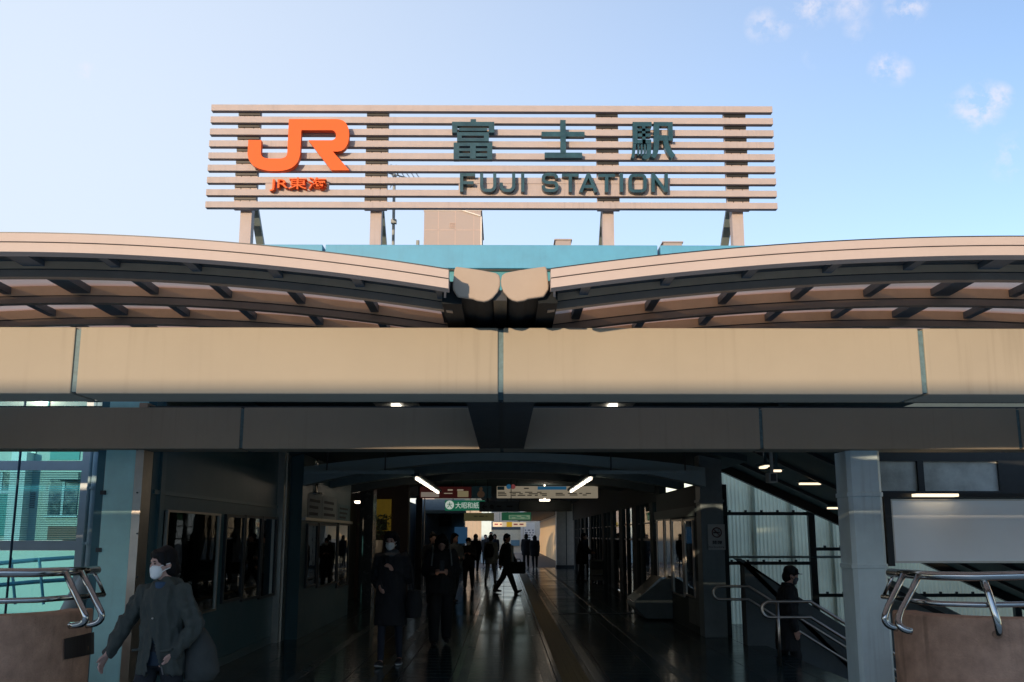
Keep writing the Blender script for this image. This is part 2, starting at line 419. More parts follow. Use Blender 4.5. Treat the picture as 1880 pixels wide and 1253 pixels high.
# ------------------------------------------------------------------ canopy
YF, YR, YRIM = 5.9, 9.747, 5.195
ZB, ZT = 2.431, 2.836
PW = 2.548
def beam(name, label, Y, dep, streaked):
    t = thing(name, (CX, Y, ZB), label, 'beam', 'cream panelled cross beams of the canopy')
    core = MB(); core.box(CX - 4 * PW, CX + 4 * PW, Y + .012, Y + dep - .012, ZB + .012, ZT - .012); core.build('gasket', JOINT, t)
    up = MB(); up.box(CX - 4 * PW, CX + 4 * PW, Y + .2, Y + .36, ZT + .001, ZT + .04); up.build('sun_stop_strip', DARKM, t)  # hidden strip added to cut sun passing over the beam
    for k in range(-4, 4):
        p = MB(); a = CX + k * PW + .016; c = CX + (k + 1) * PW - .016
        p.box(a, c, Y, Y + dep, ZB, ZT); p.build('panel', CREAM, t, bevel=.006)
    return t
beam('cross_beam', 'sunlit cream panelled beam spanning the canopy front below the curved roofs', YF, .37, 1)
beam('cross_beam', 'shaded grey-brown panelled beam behind and below the sunlit front beam', YR, .37, 0)
sp = thing('spine_beam', (CX, YF + .37, ZB), 'dark tapering box beam joining the two cross beams at the canopy centre', 'beam')
m = MB(); m.box(CX - .22, CX + .215, YF + .37, YR, ZB + .003, ZT - .05); m.build('casing', DARKM, sp)
m = MB(); m.box(CX - .008, CX + .008, YF + .38, YR - .01, ZB - .003, ZB + .004); m.build('seam', BLACK, sp)

def vault(side, xa, k, ztop, label, xin=None):
    if xin is None: xin = -.30 if side < 0 else .252
    else: xin = side * xin
    outer = abs(xin) > 1
    far = 2 * xa - xin
    t = thing('vaulted_canopy', (xa, YRIM, 0), label, 'canopy roof', 'barrel vaulted roofs of the entrance canopy')
    zt = lambda x: ztop - k * (x - xa) ** 2
    xs = [xin + (far - xin) * i / 60 for i in range(61)]
    def curved(mb, y0, y1, d0, d1, m=0):
        vs = []; fs = []
        for x in xs: vs += [(x, y0, zt(x) - d0), (x, y1, zt(x) - d0), (x, y1, zt(x) - d1), (x, y0, zt(x) - d1)]
        for i in range(60):
            for q in range(4):
                fs.append((i * 4 + q, i * 4 + (q + 1) % 4, (i + 1) * 4 + (q + 1) % 4, (i + 1) * 4 + q))
        fs += [(0, 1, 2, 3), (243, 242, 241, 240)]
        mb.add(vs, fs, m)
    r = MB(); curved(r, YRIM, YRIM + .10, .006, .052); curved(r, YRIM + .006, YRIM + .10, .057, .108); r.build('rim', RIMM, t, smooth=False)
    r = MB(); curved(r, YRIM + .012, YRIM + .11, -.004, .006); curved(r, YRIM + .015, YRIM + .09, .050, .060); r.build('rim_seal', BLACK, t)
    r = MB(); curved(r, YRIM + .10, 5.62, .03, .045); r.build('edge_soffit', DARKM, t)
    ys = [5.62 + .655 * i for i in range(7)]
    for y in ys:
        r = MB(); curved(r, y, y + .075, .010, .088, 0); curved(r, y + .008, y + .07, .091, .136, 2); curved(r, y + .004, y + .072, .086, .093, 1)
        r.build('rib', [BROWN, BLACK, RIBD], t)
    for i in range(-5, 6):
        x = xa + i * .475
        wd = .062 if i == 0 else .026
        r = MB(); r.box(x - wd, x + wd, YRIM + .12, ys[-1], zt(x) - .075, zt(x) - .03); r.build('purlin', PURL, t)
    for a, c in zip(ys, ys[1:]):
        r = MB(); curved(r, a + .070, c + .005, .018, .026); r.build('glazing', POLY, t)
    # gutter with its cap
    q = [(237, 122), (370, 140), (500, 162), (545, 172), (572, 190), (580, 230), (578, 270), (560, 320), (520, 365), (490, 384), (455, 393), (400, 385), (370, 372), (250, 355), (215, 300), (213, 270), (225, 150)]
    if side > 0: q = [(1163 - a, c - 1) for a, c in q]
    YC_ = 5.45
    o = [at(780 + a / 4.175, 460 + c / 4.175, YC_ - .03) for a, c in q]
    o = [(v.x + (xin + .30 if side < 0 else xin - .252), v.z) for v in o]
    cx = sum(v[0] for v in o) / len(o); cz = sum(v[1] for v in o) / len(o)
    gm = MB(); gm.prism([(cx + (a - cx) * .95, cz + (c - cz) * .95) for a, c in o], YC_ - .001, ys[-1] + .07); gu = gm.build('gutter', mat('gutter_black', (.014, .017, .018), .75, spec=.15), t)
    cm = MB(); cm.prism(o, YC_ - .03, YC_ - .002); cm.build('gutter_cap', CAPM, gu, bevel=.008)
    if not outer:
        rt = MB(); k2 = 5.44 / YRIM; th_ = .012 * side; za_, zb_ = zt(xin) - .108, zt(xin) - .002; z2a, z2b = 1.6 + (za_ - 1.6) * k2 + .004, 1.6 + (zb_ - 1.6) * k2 - .004
        q4 = [(xin, YRIM + .02, za_ + .003, zb_), (xin * k2, 5.44, z2a - .06, z2b)]
        vs_ = []
        for (x_, y_, a_, b_) in q4: vs_ += [(x_ + th_, y_, a_), (x_ + th_ * 2, y_, a_), (x_ + th_ * 2, y_, b_), (x_ + th_, y_, b_)]
        rt.add(vs_, [(0, 1, 2, 3), (7, 6, 5, 4), (0, 4, 5, 1), (1, 5, 6, 2), (2, 6, 7, 3), (3, 7, 4, 0)]); rt.build('sun_stop_plate', RIMM, t)  # added plate, edge-on to the camera, stops sun leaking past the cap
    ed = MB(); s_ = -1 if side < 0 else 1
    x0 = xin - .0 * s_; ed.box(x0 - s_ * .06, x0 + s_ * .05, 5.47, ys[-1], zt(x0) - .13, zt(x0) + .0); ed.build('edge_beam', mat('gutter_black', (.014, .017, .018), .75, spec=.15), t)
    return t
ct = MB(); ct.box(CX - .04, CX + .035, 5.46, 9.6, 2.9, 2.96); tag(ct.build('valley_flashing', BLACK), 'dark flashing strip between the two rounded gutter ends', 'flashing')
vault(-1, -2.735, .0338, 3.213, 'left cream-rimmed barrel vault roof with rosy translucent panes')
vault(1, 2.835, .0283, 3.206, 'right cream-rimmed barrel vault roof with greyish translucent panes')

vault(-1, -7.95, .0338, 3.213, 'outer left barrel vault roof at the edge of the canopy', 5.44)
vault(1, 8.1, .0283, 3.206, 'outer right barrel vault roof at the edge of the canopy', 5.5)

def column(name, x0, x1, y0, y1, label):
    t = thing(name, (x0, y0, 0), label, 'column')
    m = MB(); z0 = -.0
    m.prism([(x0, y0 + .04), (x0 + .035, y0), (x1 - .035, y0), (x1, y0 + .04), (x1, y1), (x0, y1)], z0, ZB - .002, 'z'); m.build('shaft', GREYP, t)
    for z in (at(1590, 908, y0).z, at(1590, 1040, y0).z):
        m = MB(); m.prism([(x0 - .012, y0 + .034), (x0 + .03, y0 - .012), (x1 - .03, y0 - .012), (x1 + .012, y0 + .034), (x1 + .012, y1 + .01), (x0 - .012, y1 + .01)], z - .022, z + .022, 'z')
        m.build('collar', GREYP, t, bevel=.006)
    return t
column('canopy_column', 3.40, 3.735, 9.88, 10.25, 'tall grey-blue canopy column with two collars beside the milky display board')

# ------------------------------------------------------------------ station building above and the sign
YB = 16.0
zp, zp0 = at(925, 450, YB).z, at(920, 493, YB).z
t = thing('station_building', (0, YB, 4), 'station building with light blue parapet behind the canopy', 'building')
for a, c in ((-7.6, at(592, 455, YB).x), (at(592, 455, YB).x + .05, at(1207, 455, YB).x), (at(1207, 455, YB).x + .05, 7.8)):
    m = MB(); m.box(a, c, YB, YB + .35, zp0, zp); m.build('parapet', LBLUE, t, bevel=.01)
m = MB(); m.box(-7.5, 7.7, YB + .12, 18.9, 4.3, zp0 - .02); m.build('upper_wall', DTEAL, t)
m = MB(); m.box(-7.5, 7.7, YB + .06, 18.9, zp0 - .019, zp - .25); m.build('roof', mat('roof_felt', (.12, .13, .13), .9), t)
m = MB(); m.box(-4.4, 6.0, 10.5, 18.5, 3.5, 3.62); m.build('eave_soffit', CEIL, t)
m = MB(); m.box(-4.4, 6.0, 10.36, 10.499, 2.985, 3.64); m.build('eave_sun_stop', mat('eave_paint', (.10, .14, .15), .6), t)  # drop added at the eave front to keep low sun out

YS = 16.0
sg = thing('station_sign', (0, YS, zp), 'large slatted rooftop sign reading FUJI STATION with orange logo', 'sign')
tops = [191.9, 213.8, 236, 257.8, 280, 302.4, 324.7, 347.5, 369.9]
xl, xr = at(388, 193, YS).x, at(1418, 197, YS).x
SZ = []
for i, py in enumerate(tops):
    z1 = at(388, py, YS).z; z0 = at(388, py + 11.2, YS).z; SZ.append((z0, z1))
    m = MB(); m.box(xl, xr, YS, YS + .115, z0, z1); m.build('slat', SLAT, sg, bevel=.004)
zs0, zs1 = SZ[-1][0], SZ[0][1]
YL = YS - .14
postx = []
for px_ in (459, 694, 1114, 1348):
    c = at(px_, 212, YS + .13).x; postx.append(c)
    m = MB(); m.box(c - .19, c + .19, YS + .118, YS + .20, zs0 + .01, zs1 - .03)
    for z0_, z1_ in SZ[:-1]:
        m.box(c - .185, c + .185, YS + .085, YS + .117, z0_ - .045, z0_ - .002, 1)  # dark strips stand in for the slats' soft shade on the panels
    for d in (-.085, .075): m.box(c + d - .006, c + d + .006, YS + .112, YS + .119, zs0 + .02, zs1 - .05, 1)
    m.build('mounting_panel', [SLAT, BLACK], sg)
    m = MB(); m.box(c - .095, c + .095, YS + .21, YS + .40, zp - .02, zs1 - .1); m.build('leg', SLAT, sg)
    m = MB(); a = Vector((c, YS + .42, zs0 + .55)); e = Vector((c, YS + 1.9, zp - .2))
    vs = []
    for p in (a, e):
        for dx, dy in ((-.065, -.06), (.065, -.06), (.065, .06), (-.065, .06)): vs.append((p.x + dx, p.y + dy, p.z))
    m.add(vs, [(0, 1, 2, 3), (7, 6, 5, 4), (0, 4, 5, 1), (1, 5, 6, 2), (2, 6, 7, 3), (3, 7, 4, 0)]); m.build('brace', mat('brace_paint', (.16, .20, .19), .5), sg)
def sp2(px_, py_, Y=YL):
    v = at(px_, py_, Y); return (v.x, v.z)
# orange emblem: J and R run together in one outline
def z1c(a, b): return sp2(360 + a / 5.529, 180 + b / 5.529, YS - .17)
def bez(p0, p1, p2, n=7): return [((1 - t_) ** 2 * p0[0] + 2 * t_ * (1 - t_) * p1[0] + t_ * t_ * p2[0], (1 - t_) ** 2 * p0[1] + 2 * t_ * (1 - t_) * p1[1] + t_ * t_ * p2[1]) for t_ in [i / n for i in range(n + 1)]]
J = [(530, 428), (662, 428), (657, 545)] + bez((657, 560), (660, 612), (735, 616)) + bez((850, 616), (922, 612), (925, 560)) + [(942, 215)]
J += bez((1430, 215), (1553, 222), (1553, 375)) + bez((1553, 375), (1548, 535), (1440, 545)) + [(1388, 545), (1556, 735), (1375, 735), (1140, 430)]
J += bez((1370, 430), (1418, 428), (1420, 378)) + bez((1420, 378), (1420, 330), (1370, 328)) + [(1068, 328), (1056, 560)]
J += bez((1056, 575), (1030, 735), (840, 742)) + bez((740, 742), (530, 715), (522, 570))
m = MB(); m.prism([z1c(*p) for p in J], YS - .17, YS - .06)
em = m.build('emblem', ORANGE, sg)
for a, c in ((600, 680), (980, 300), (1480, 300), (1400, 700)):
    v = z1c(a, c); m = MB(); m.box(v[0] - .03, v[0] + .03, YS - .061, YS + .02, v[1] - .03, v[1] + .03); m.build('emblem_bracket', DARKM, em)
# backing boards between the lower slats
def bboard(xa_, xb_, name):
    m = MB(); m.box(xa_, xb_, YS + .012, YS + .03, SZ[7][1] - .01, SZ[6][0] + .01); m.build(name, SLAT, sg)
bboard(at(487, 340, YS).x, at(604, 340, YS).x, 'backing_board'); bboard(at(842, 335, YS).x, at(1230, 340, YS).x, 'backing_board')
a, c = sp2(494, 350), sp2(599, 325)
text('lettering', 'JR東海', a[0], c[0], a[1], c[1], YS - .12, .11, ORANGE, sg, bold=.003)
# dark kanji, built stroke by stroke
def zk(a, b): return sp2(820 + a / 7.23, 210 + b / 7.23, YS - .13)
def zk3(a, b): return sp2(1030 + a / 7.23, 210 + b / 7.23, YS - .13)
def kbox(mb, f, x0, y0, x1, y1, dy=0.0): 
    p, q = f(x0, y0), f(x1, y1); mb.box(p[0], q[0], YS - .13 + dy, YS - .02, q[1], p[1])
m = MB()
for q in ((318, 65, 390, 102), (72, 100, 632, 158), (72, 158, 140, 244), (560, 158, 632, 244), (165, 180, 535, 222), (138, 238, 560, 285), (138, 285, 200, 320), (495, 285, 560, 320), (138, 318, 560, 360),
          (93, 376, 605, 422), (93, 422, 165, 600), (540, 422, 605, 600), (165, 452, 540, 490), (165, 515, 540, 560), (165, 585, 540, 600)):
    kbox(m, zk, *q)
kbox(m, zk, 312, 405, 385, 590, -.008)
m.build('kanji_character', TEAL, sg)
m = MB(); kbox(m, zk, 1508, 78, 1585, 520, -.006); kbox(m, zk, 1260, 232, 1832, 298); kbox(m, zk, 1302, 508, 1800, 580); m.build('kanji_character', TEAL, sg)
m = MB()
for q in ((952, 102, 1205, 160), (952, 160, 1018, 388), (1075, 160, 1125, 388), (1018, 190, 1190, 225), (1018, 255, 1190, 298), (1018, 335, 1200, 388)):
    kbox(m, zk3, *q)
def kpoly(mb, f, pts, dy=0.0): mb.prism([f(*p) for p in pts], YS - .13 + dy, YS - .02)
kpoly(m, zk3, [(1140, 388), (1200, 388), (1195, 520)] + bez((1195, 530), (1185, 590), (1120, 600)) + [(1082, 575), (1085, 540)] + bez((1100, 545), (1138, 540), (1140, 500)), .004)
kpoly(m, zk3, [(955, 392), (1000, 392), (985, 500), (970, 590), (930, 575), (948, 500)])
for a in (1015, 1058, 1100): kpoly(m, zk3, [(a, 400), (a + 24, 400), (a + 28, 500), (a + 18, 550), (a - 2, 545), (a + 4, 500)])
kbox(m, zk3, 1232, 102, 1484, 158, .003); kbox(m, zk3, 1420, 158, 1488, 350); kbox(m, zk3, 1300, 278, 1420, 350)
kpoly(m, zk3, [(1232, 105), (1304, 105), (1304, 350), (1298, 450)] + bez((1298, 460), (1285, 540), (1245, 588)) + [(1195, 560)] + bez((1215, 520), (1232, 480), (1232, 420)), -.003)
kpoly(m, zk3, [(1358, 345), (1422, 345)] + bez((1422, 360), (1450, 470), (1520, 540)) + [(1470, 590)] + bez((1440, 560), (1380, 490), (1358, 360)), .002)
m.build('kanji_character', TEAL, sg)
# FUJI STATION
W = .054
def pt(f, *ps): return [f(a, b) for a, b in ps]
def letter(strokes):
    m = MB()
    for i, s_ in enumerate(strokes): stroke(m, s_, W, YS - .12 + .002 * i, YS - .01)
    m.build('letter', TEAL, sg)
def rnd(f, x0, y0, x1, y1, r, part):
    """rounded-corner path; part: 'U' open at top, 'O' closed"""
    c = []
    if part == 'U':
        c = [(x0, y0), (x0, y1 - r)] + [(x0 + r - r * math.cos(R(a)), y1 - r + r * math.sin(R(a))) for a in (15, 30, 45, 60, 75, 90)]
        c += [(x1 - r + r * math.sin(R(a)), y1 - r + r * math.cos(R(a))) for a in (0, 15, 30, 45, 60, 75, 90)] + [(x1, y0)]
    return pt(f, *c)
letter([pt(zk, (197, 778), (197, 1026)), pt(zk, (215, 800), (378, 800)), pt(zk, (215, 905), (358, 905))])
letter([rnd(zk, 464, 776, 638, 1008, 62, 'U')])
letter([[(q) for q in rnd(zk, 726, 905, 890, 1008, 62, 'U')[:-1]] + pt(zk, (890, 776))])
letter([pt(zk, (1010, 776), (1010, 1026))])
S = bez((1462, 850), (1462, 798), (1400, 796), 5) + bez((1340, 796), (1284, 798), (1284, 850), 5) + bez((1284, 862), (1290, 900), (1340, 902), 5) + bez((1410, 902), (1464, 904), (1464, 955), 5) + bez((1464, 965), (1460, 1008), (1400, 1010), 5) + bez((1340, 1010), (1284, 1008), (1284, 940), 5)
letter([pt(zk, *S)])
letter([pt(zk, (1643, 800), (1643, 1030)), pt(zk, (1533, 805), (1755, 805))])
letter([pt(zk3, (262, 1030), (365, 785)), pt(zk3, (365, 785), (468, 1030)), pt(zk3, (305, 955), (425, 955))])
letter([pt(zk3, (607, 805), (607, 1030)), pt(zk3, (497, 810), (720, 810))])
letter([pt(zk3, (804, 780), (804, 1030))])
O_ = [(1018, 808)] + bez((1070, 808), (1116, 812), (1116, 860), 5) + bez((1116, 960), (1116, 1014), (1060, 1016), 5) + bez((975, 1016), (920, 1012), (920, 960), 5) + bez((920, 860), (924, 810), (970, 808), 5) + [(1022, 808)]
letter([pt(zk3, *O_)])
letter([pt(zk3, (1224, 1030), (1224, 782)), pt(zk3, (1230, 800), (1396, 1022)), pt(zk3, (1400, 1030), (1400, 782))])

# rooftop bits and the tower far behind
t = thing('aerial_mast', at(722, 449, 17.8), 'thin grey aerial mast behind the orange-logo half of the sign', 'aerial')
b0, b1 = at(722, 452, 17.8), at(724, 320, 17.8)
m = MB(); m.tube([b0 - Vector((0, 0, .3)), b1], .028, 8); m.box(b0.x - .05, b0.x + .05, 17.75, 17.85, at(722, 407, 17.8).z - .04, at(722, 407, 17.8).z + .03); m.build('mast', mat('mast_grey', (.3, .33, .32), .5), t)
m = MB(); p, q = at(712, 318, 17.8), at(770, 323, 17.8); m.tube([p, q + Vector((0, .3, 0))], .012, 6)
for i in range(6):
    c = p.lerp(q, .15 + i * .16); m.tube([c + Vector((-.10, -.25, .09)), c + Vector((.10, .25, -.09))], .008, 5)
m.tube([at(716, 316, 17.8), at(728, 335, 17.8)], .01, 5); m.tube([at(732, 316, 17.8), at(716, 345, 17.8)], .01, 5)
m.build('antenna', mat('mast_grey', (.3, .33, .32), .5), t)
m = MB(); m.tube([at(767, 452, 17) - Vector((0, 0, .3)), at(767, 442, 17)], .03, 8); tag(m.build('vent_pipe', mat('mast_grey', (.3, .33, .32), .5)), 'short vent pipe poking above the blue parapet left of the tower', 'pipe')
for px0, px1, py, lb in ((1020, 1048, 441.5, 'small beige rooftop unit peeking over the parapet left of the third sign leg'), (1218, 1252, 446, 'low wide beige rooftop unit peeking over the parapet right of the third sign leg')):
    p, q = at(px0, py, 24), at(px1, py, 24)
    m = MB(); m.box(p.x, q.x, 24, 25, 5.96, p.z); m.box(p.x - .03, q.x + .03, 23.97, 25.03, p.z, p.z + .03); tag(m.build('rooftop_unit', TOWERM), lb, 'rooftop unit', 'rooftop units on the station')
YT = 85.0
t = thing('tower_building', (at(833, 450, YT).x, YT, -5.5), 'pale pink windowless tower block far behind the sign', 'building')
p, q = at(781, 387, YT), at(883, 387, YT)
m = MB(); m.box(p.x - .1, q.x, YT, YT + 9, -5.5, p.z); m.build('wall', TOWERM, t)
m = MB()
for px_ in (805, 836, 870): m.box(at(px_, 400, YT).x - .03, at(px_, 400, YT).x + .03, YT - .012, YT, 0, p.z)
m.box(p.x, q.x, YT - .012, YT, at(830, 422.5, YT).z - .03, at(830, 422.5, YT).z + .03); m.build('panel_joint', mat('joint_pink', (.45, .36, .33), .8), t)
m = MB(); a, c = at(825.5, 409, YT), at(835, 419, YT)
for i in range(5): m.box(a.x, c.x, YT - .06, YT, c.z + (a.z - c.z) * i / 5, c.z + (a.z - c.z) * (i + .6) / 5)
m.build('louvre', mat('joint_pink', (.45, .36, .33), .8), t)
m = MB(); m.box(p.x - .15, q.x + .1, YT - .05, YT + 9.05, p.z, p.z + .18)
m.tube([at(847, 386, YT - .1), at(882, 397, YT - .1)], .06, 6); m.tube([at(883.5, 398, YT - .1), at(883.5, 452, YT - .1)], .06, 6); m.build('coping', WHITE, t)
# ------------------------------------------------------------------ unseen building behind the camera, sized so its shadow lies over everything low
t = thing('plaza_building', (0, -9, -5.5), 'long plain unseen building behind the viewpoint, sized to shade everything low', 'building')
m = MB(); m.box(-60, 40, -26, -8.3, -5.5, 4.3); m.build('wall', mat('plaza_wall', (.60, .70, .70), .8), t)
m = MB(); m.box(-60.2, 40.2, -26.2, -8.1, 4.3, 4.5); m.build('coping', mat('plaza_coping', (.3, .29, .28), .8), t)
for i in range(-20, 12):
    m = MB(); m.box(i * 2.4, i * 2.4 + 1.5, -8.3, -8.25, 1.0, 2.6); m.build('window', mat('plaza_window', (.02, .025, .03), .1), t)

# ------------------------------------------------------------------ left: blue pier, steel edge, booth
t = thing('blue_pier', (-3.8, 9.9, 0), 'weathered light blue wall pier left of the woman in the olive jacket', 'wall pier')
m = MB(); m.box(-3.93, -3.635, 9.9, 10.6, -.3, 3.5); m.build('face', PIERB, t)
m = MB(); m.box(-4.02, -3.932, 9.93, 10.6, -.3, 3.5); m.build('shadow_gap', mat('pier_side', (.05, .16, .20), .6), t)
for py, pz in ((905, .5), (1010, .5)):
    v = at(192, py, 9.9); m = MB(); m.box(-3.95, -3.90, 9.875, 9.9, v.z - .02, v.z + .02); m.build('clip', DARKM, t)
t = thing('corner_strip', (-3.6, 9.88, 0), 'brushed steel corner strip reflecting warm light beside the blue pier', 'corner strip')
m = MB(); m.box(-3.632, -3.552, 9.885, 9.90, -.3, 2.9); m.box(-3.555, -3.552, 9.90, 10.15, -.3, 2.9); m.build('strip', STEELB, t)
m = MB()
for py in (826, 905, 980, 1060, 1140): v = at(252, py, 9.88); m.tube([(v.x, 9.87, v.z), (v.x, 9.886, v.z)], .008, 8)
m.build('screw', DARKM, t)

XB = -3.55
def Yx(px, X=XB): return on_x(px, 1000, X).y
def zx(px, py, X=XB): return on_x(px, py, X).z
t = thing('information_booth', (XB, 10.2, 0), 'dark grey panelled booth with notice board, three windows and a door', 'booth')
y_end = 16.25
m = MB(); m.box(-3.93, XB, 10.16, y_end, -.02, 3.45); m.build('wall', BOOTH, t)
m = MB()
for px_ in (289,): m.box(XB, XB + .03, Yx(283), Yx(291), 0, 3.4)
m.box(XB, XB + .022, 10.2, Yx(548), zx(400, 918) - .02, zx(400, 918) + .02)
m.box(XB, XB + .02, 10.2, Yx(503), .0, .10)
m.build('trim', mat('booth_trim', (.055, .12, .135), .35, .3), t)
def xpane(parent, name, pxa, pxb, pya, pyb, X, frame, gl, fw=.035, back=None, out_=1):
    """framed pane on a wall plane x=X; pya/pyb are heights read at the left edge"""
    ya, yb = Yx(pxa, X), Yx(pxb, X); z1, z0 = zx(pxa, pya, X), zx(pxa, pyb, X)
    m = MB(); d0, d1 = (X, X + .035 * out_)
    m.box(d0, d1, ya, ya + fw * 1.6, z0, z1); m.box(d0, d1, yb - fw * 1.6, yb, z0, z1); m.box(d0, d1, ya + fw * 1.6, yb - fw * 1.6, z1 - fw, z1); m.box(d0, d1, ya + fw * 1.6, yb - fw * 1.6, z0, z0 + fw)
    fr = m.build(name, frame, parent)
    m = MB(); m.box(X + .012 * out_, X + .018 * out_, ya + fw, yb - fw, z0 + fw * .5, z1 - fw * .5); m.build('pane', gl, fr)
    m = MB(); m.box(X + .003 * out_, X + .006 * out_, ya + fw, yb - fw, z0 + fw * .5, z1 - fw * .5); m.build('backing', back or BLACK, fr)
    return fr, ya, yb, z0, z1
for a, c, y1, y2 in ((409, 444, 944, 1108), (445, 476, 946, 1104), (477, 504, 948, 1100)):
    xpane(t, 'window', a, c, y1, y2, XB, DARKM, GLASS_D)
# door
ya, yb = Yx(507), Yx(541); z1 = zx(507, 931)
m = MB(); m.box(XB, XB + .05, ya, ya + .07, 0, z1); m.box(XB, XB + .05, yb - .07, yb, 0, z1); m.box(XB, XB + .05, ya + .07, yb - .07, z1 - .06, z1); d = m.build('door', mat('booth_trim', (.055, .12, .135), .35, .3), t)
m = MB(); m.box(XB + .002, XB + .02, ya + .07, yb - .07, 0.02, z1 - .06); m.build('leaf', mat('door_leaf', (.045, .08, .085), .4), d)
m = MB(); m.box(XB + .02, XB + .07, yb - .28, yb - .16, .95, 1.07); m.build('handle', STEEL, d)
m = MB(); m.box(XB + .02, XB + .08, yb - .6, yb - .2, z1 - .15, z1 - .09); m.build('door_closer', DARKM, d)
m = MB(); m.box(XB, XB + .10, y_end - .45, y_end, 0, 2.9); m.box(XB + .1, XB + .115, y_end - .3, y_end - .05, 0, 2.9); m.build('corner_post', STEELB, t)
m = MB(); v = on_x(545, 1004, XB); m.box(XB + .1, XB + .19, v.y - .05, v.y + .12, v.z - .06, v.z + .07); m.build('intercom', BLACK, t)
# notice board
nb = thing('notice_board', (XB, Yx(299), 1.0), 'glazed steel-framed notice board on the booth wall behind the woman', 'notice board')
fr, ya, yb, z0, z1 = xpane(nb, 'frame', 299, 398, 936, 1145, XB + .03, STEELB, GLASS_C, .022, mat('board_back', (.055, .065, .07), .7))
text('lettering', '静岡県富士市', ya + .13, ya + .95, z1 - .26, z1 - .12, XB + .04, .004, mat('board_text', (.01, .012, .014), .7), nb, facing='x')
PAPER = mat('poster_paper', (.30, .34, .34), .7); PAPERG = mat('poster_paper_tint', (.12, .20, .22), .7, var=.4, scale=9)
INK = mat('poster_ink', (.03, .04, .05), .7)
def poster(parent, y0, y1, za, zb, X, dark=PAPER, name='poster', lines=5):
    m = MB(); m.box(X, X + .003, y0, y1, za, zb); p = m.build(name, dark, parent)
    m = MB(); h = (zb - za) / (lines * 2 + 2)
    for i in range(lines):
        zz = zb - h * (1.5 + 2 * i); e = y1 - (y1 - y0) * random.uniform(.1, .4); m.box(X + .003, X + .005, y0 + (y1 - y0) * .1, e, zz - h * .9, zz)
    m.build('print', INK, p)
poster(nb, ya + .08, ya + 1.0, z1 - .32, z1 - .06, XB + .036, PAPER, 'title_sheet', 0) if False else None
m = MB(); m.box(XB + .036, XB + .038, ya + .08, ya + 1.05, z1 - .32, z1 - .07); m.build('title_sheet', PAPER, nb)
for i, (a, b_) in enumerate(((.62, 1.02), (1.1, 1.5), (1.58, 1.86), (.12, .5))):
    poster(nb, ya + a, ya + b_, z0 + .12, z1 - .42, XB + .036, PAPERG if i % 2 else PAPER, 'poster', 7)

# second booth
XC = -3.25
t = thing('shop_booth', (XC, 16.4, 0), 'grey kiosk with dark windows and posters above, beyond the first booth', 'booth')
m = MB(); m.box(-3.93, XC, y_end + .02, 21.4, -.02, 3.3); m.build('wall', BOOTH, t)
for a, c in ((561, 580), (582, 617), (618, 638)):
    xpane(t, 'window', a, c, 961, 1080, XC, DARKM, GLASS_D)
for a, c, y1, y2 in ((562, 588, 905, 955), (589, 615, 910, 956), (619, 638, 925, 958)):
    ya, yb = Yx(a, XC), Yx(c, XC); poster(t, ya, yb, zx(a, y2, XC), zx(a, y1, XC), XC + .003, PAPER if a != 619 else PAPERG, 'poster', 3)
m = MB(); m.box(XC, XC + .06, 16.3, 21.4, zx(570, 957, XC), zx(570, 957, XC) + .05); m.build('ledge', STEELB, t)
t = thing('vertical_duct', (-3.2, 17.2, 2.4), 'shiny vertical duct hanging above the second booth', 'duct')
v = at(577, 840, 17.3); q = at(577, 905, 17.3)
m = MB(); m.tube([(v.x, 17.3, 3.4), (v.x, 17.3, q.z)], .085, 16); m.tube([(v.x, 17.3, q.z - .03), (v.x, 17.3, q.z)], .17, 16); m.build('pipe', STEEL, t, smooth=True)

# ------------------------------------------------------------------ left: glass screen with blind, pipes
YG = 11.5
t = thing('glass_screen', (-6, YG, 0), 'tall teal glass screen with pale frames and a slatted blind', 'glazed wall')
xr_ = at(150, 900, YG).x
def zg(py): return at(60, py, YG).z
m = MB(); m.box(-11, xr_, YG - .04, YG + .04, zg(864), zg(847)); m.box(-11, xr_, YG - .04, YG + .04, zg(1011), zg(993)); m.box(-11, xr_, YG - .04, YG + .04, 3.25, 3.4); m.build('rail', GREYF, t)
m = MB(); m.box(xr_, xr_ + .085, YG - .05, YG + .05, -2, 3.6); m.build('jamb', GREYF, t)
for za, zb in ((zg(847), 3.25), (zg(993), zg(864)), (-2, zg(1011))):
    m = MB(); m.box(-11, xr_, YG - .006, YG + .006, za + .001, zb - .001); m.build('pane', GLASS_T, t)
m = MB(); n_ = 38; a, c = zg(993), zg(866)
for i in range(n_):
    z = a + (c - a) * (i + .5) / n_; m.box(-11, xr_ - .02, YG + .06, YG + .085, z, z + (c - a) / n_ * .42)
m.build('blind', mat('blind_slat', (.30, .46, .48), .6), t)
m = MB(); v = at(31, 900, YG - .3); m.tube([(v.x, YG - .3, -1.5), (v.x, YG - .3, 3.5)], .014, 8); tag(m.build('hanging_cable', mat('cable_blue', (.01, .05, .09), .5)), 'thin dark cable hanging in front of the glass screen', 'cable')
PIPE = mat('pipe_blue_grey', (.22, .34, .38), .45)
for k, (pa, rr, lb) in enumerate(((161, .022, 'thin blue-grey downpipe nearest the glass screen'), (174, .058, 'thick blue-grey downpipe between the thin pipe and the blue pier'))):
    v = at(pa, 930, 11.1); t = thing('downpipe', (v.x, 11.1, -1), lb, 'pipe', 'downpipes beside the blue pier')
    m = MB(); m.tube([(v.x, 11.1, .95 if k == 0 else -1), (v.x, 11.1, 3.6)], rr, 14); m.build('pipe', PIPE, t, smooth=True)
    for z in (1.5, 2.1, 2.62): m = MB(); m.tube([(v.x, 11.1, z), (v.x, 11.1, z + .03)], rr * 1.25, 14); m.build('bracket', PIPE, t)
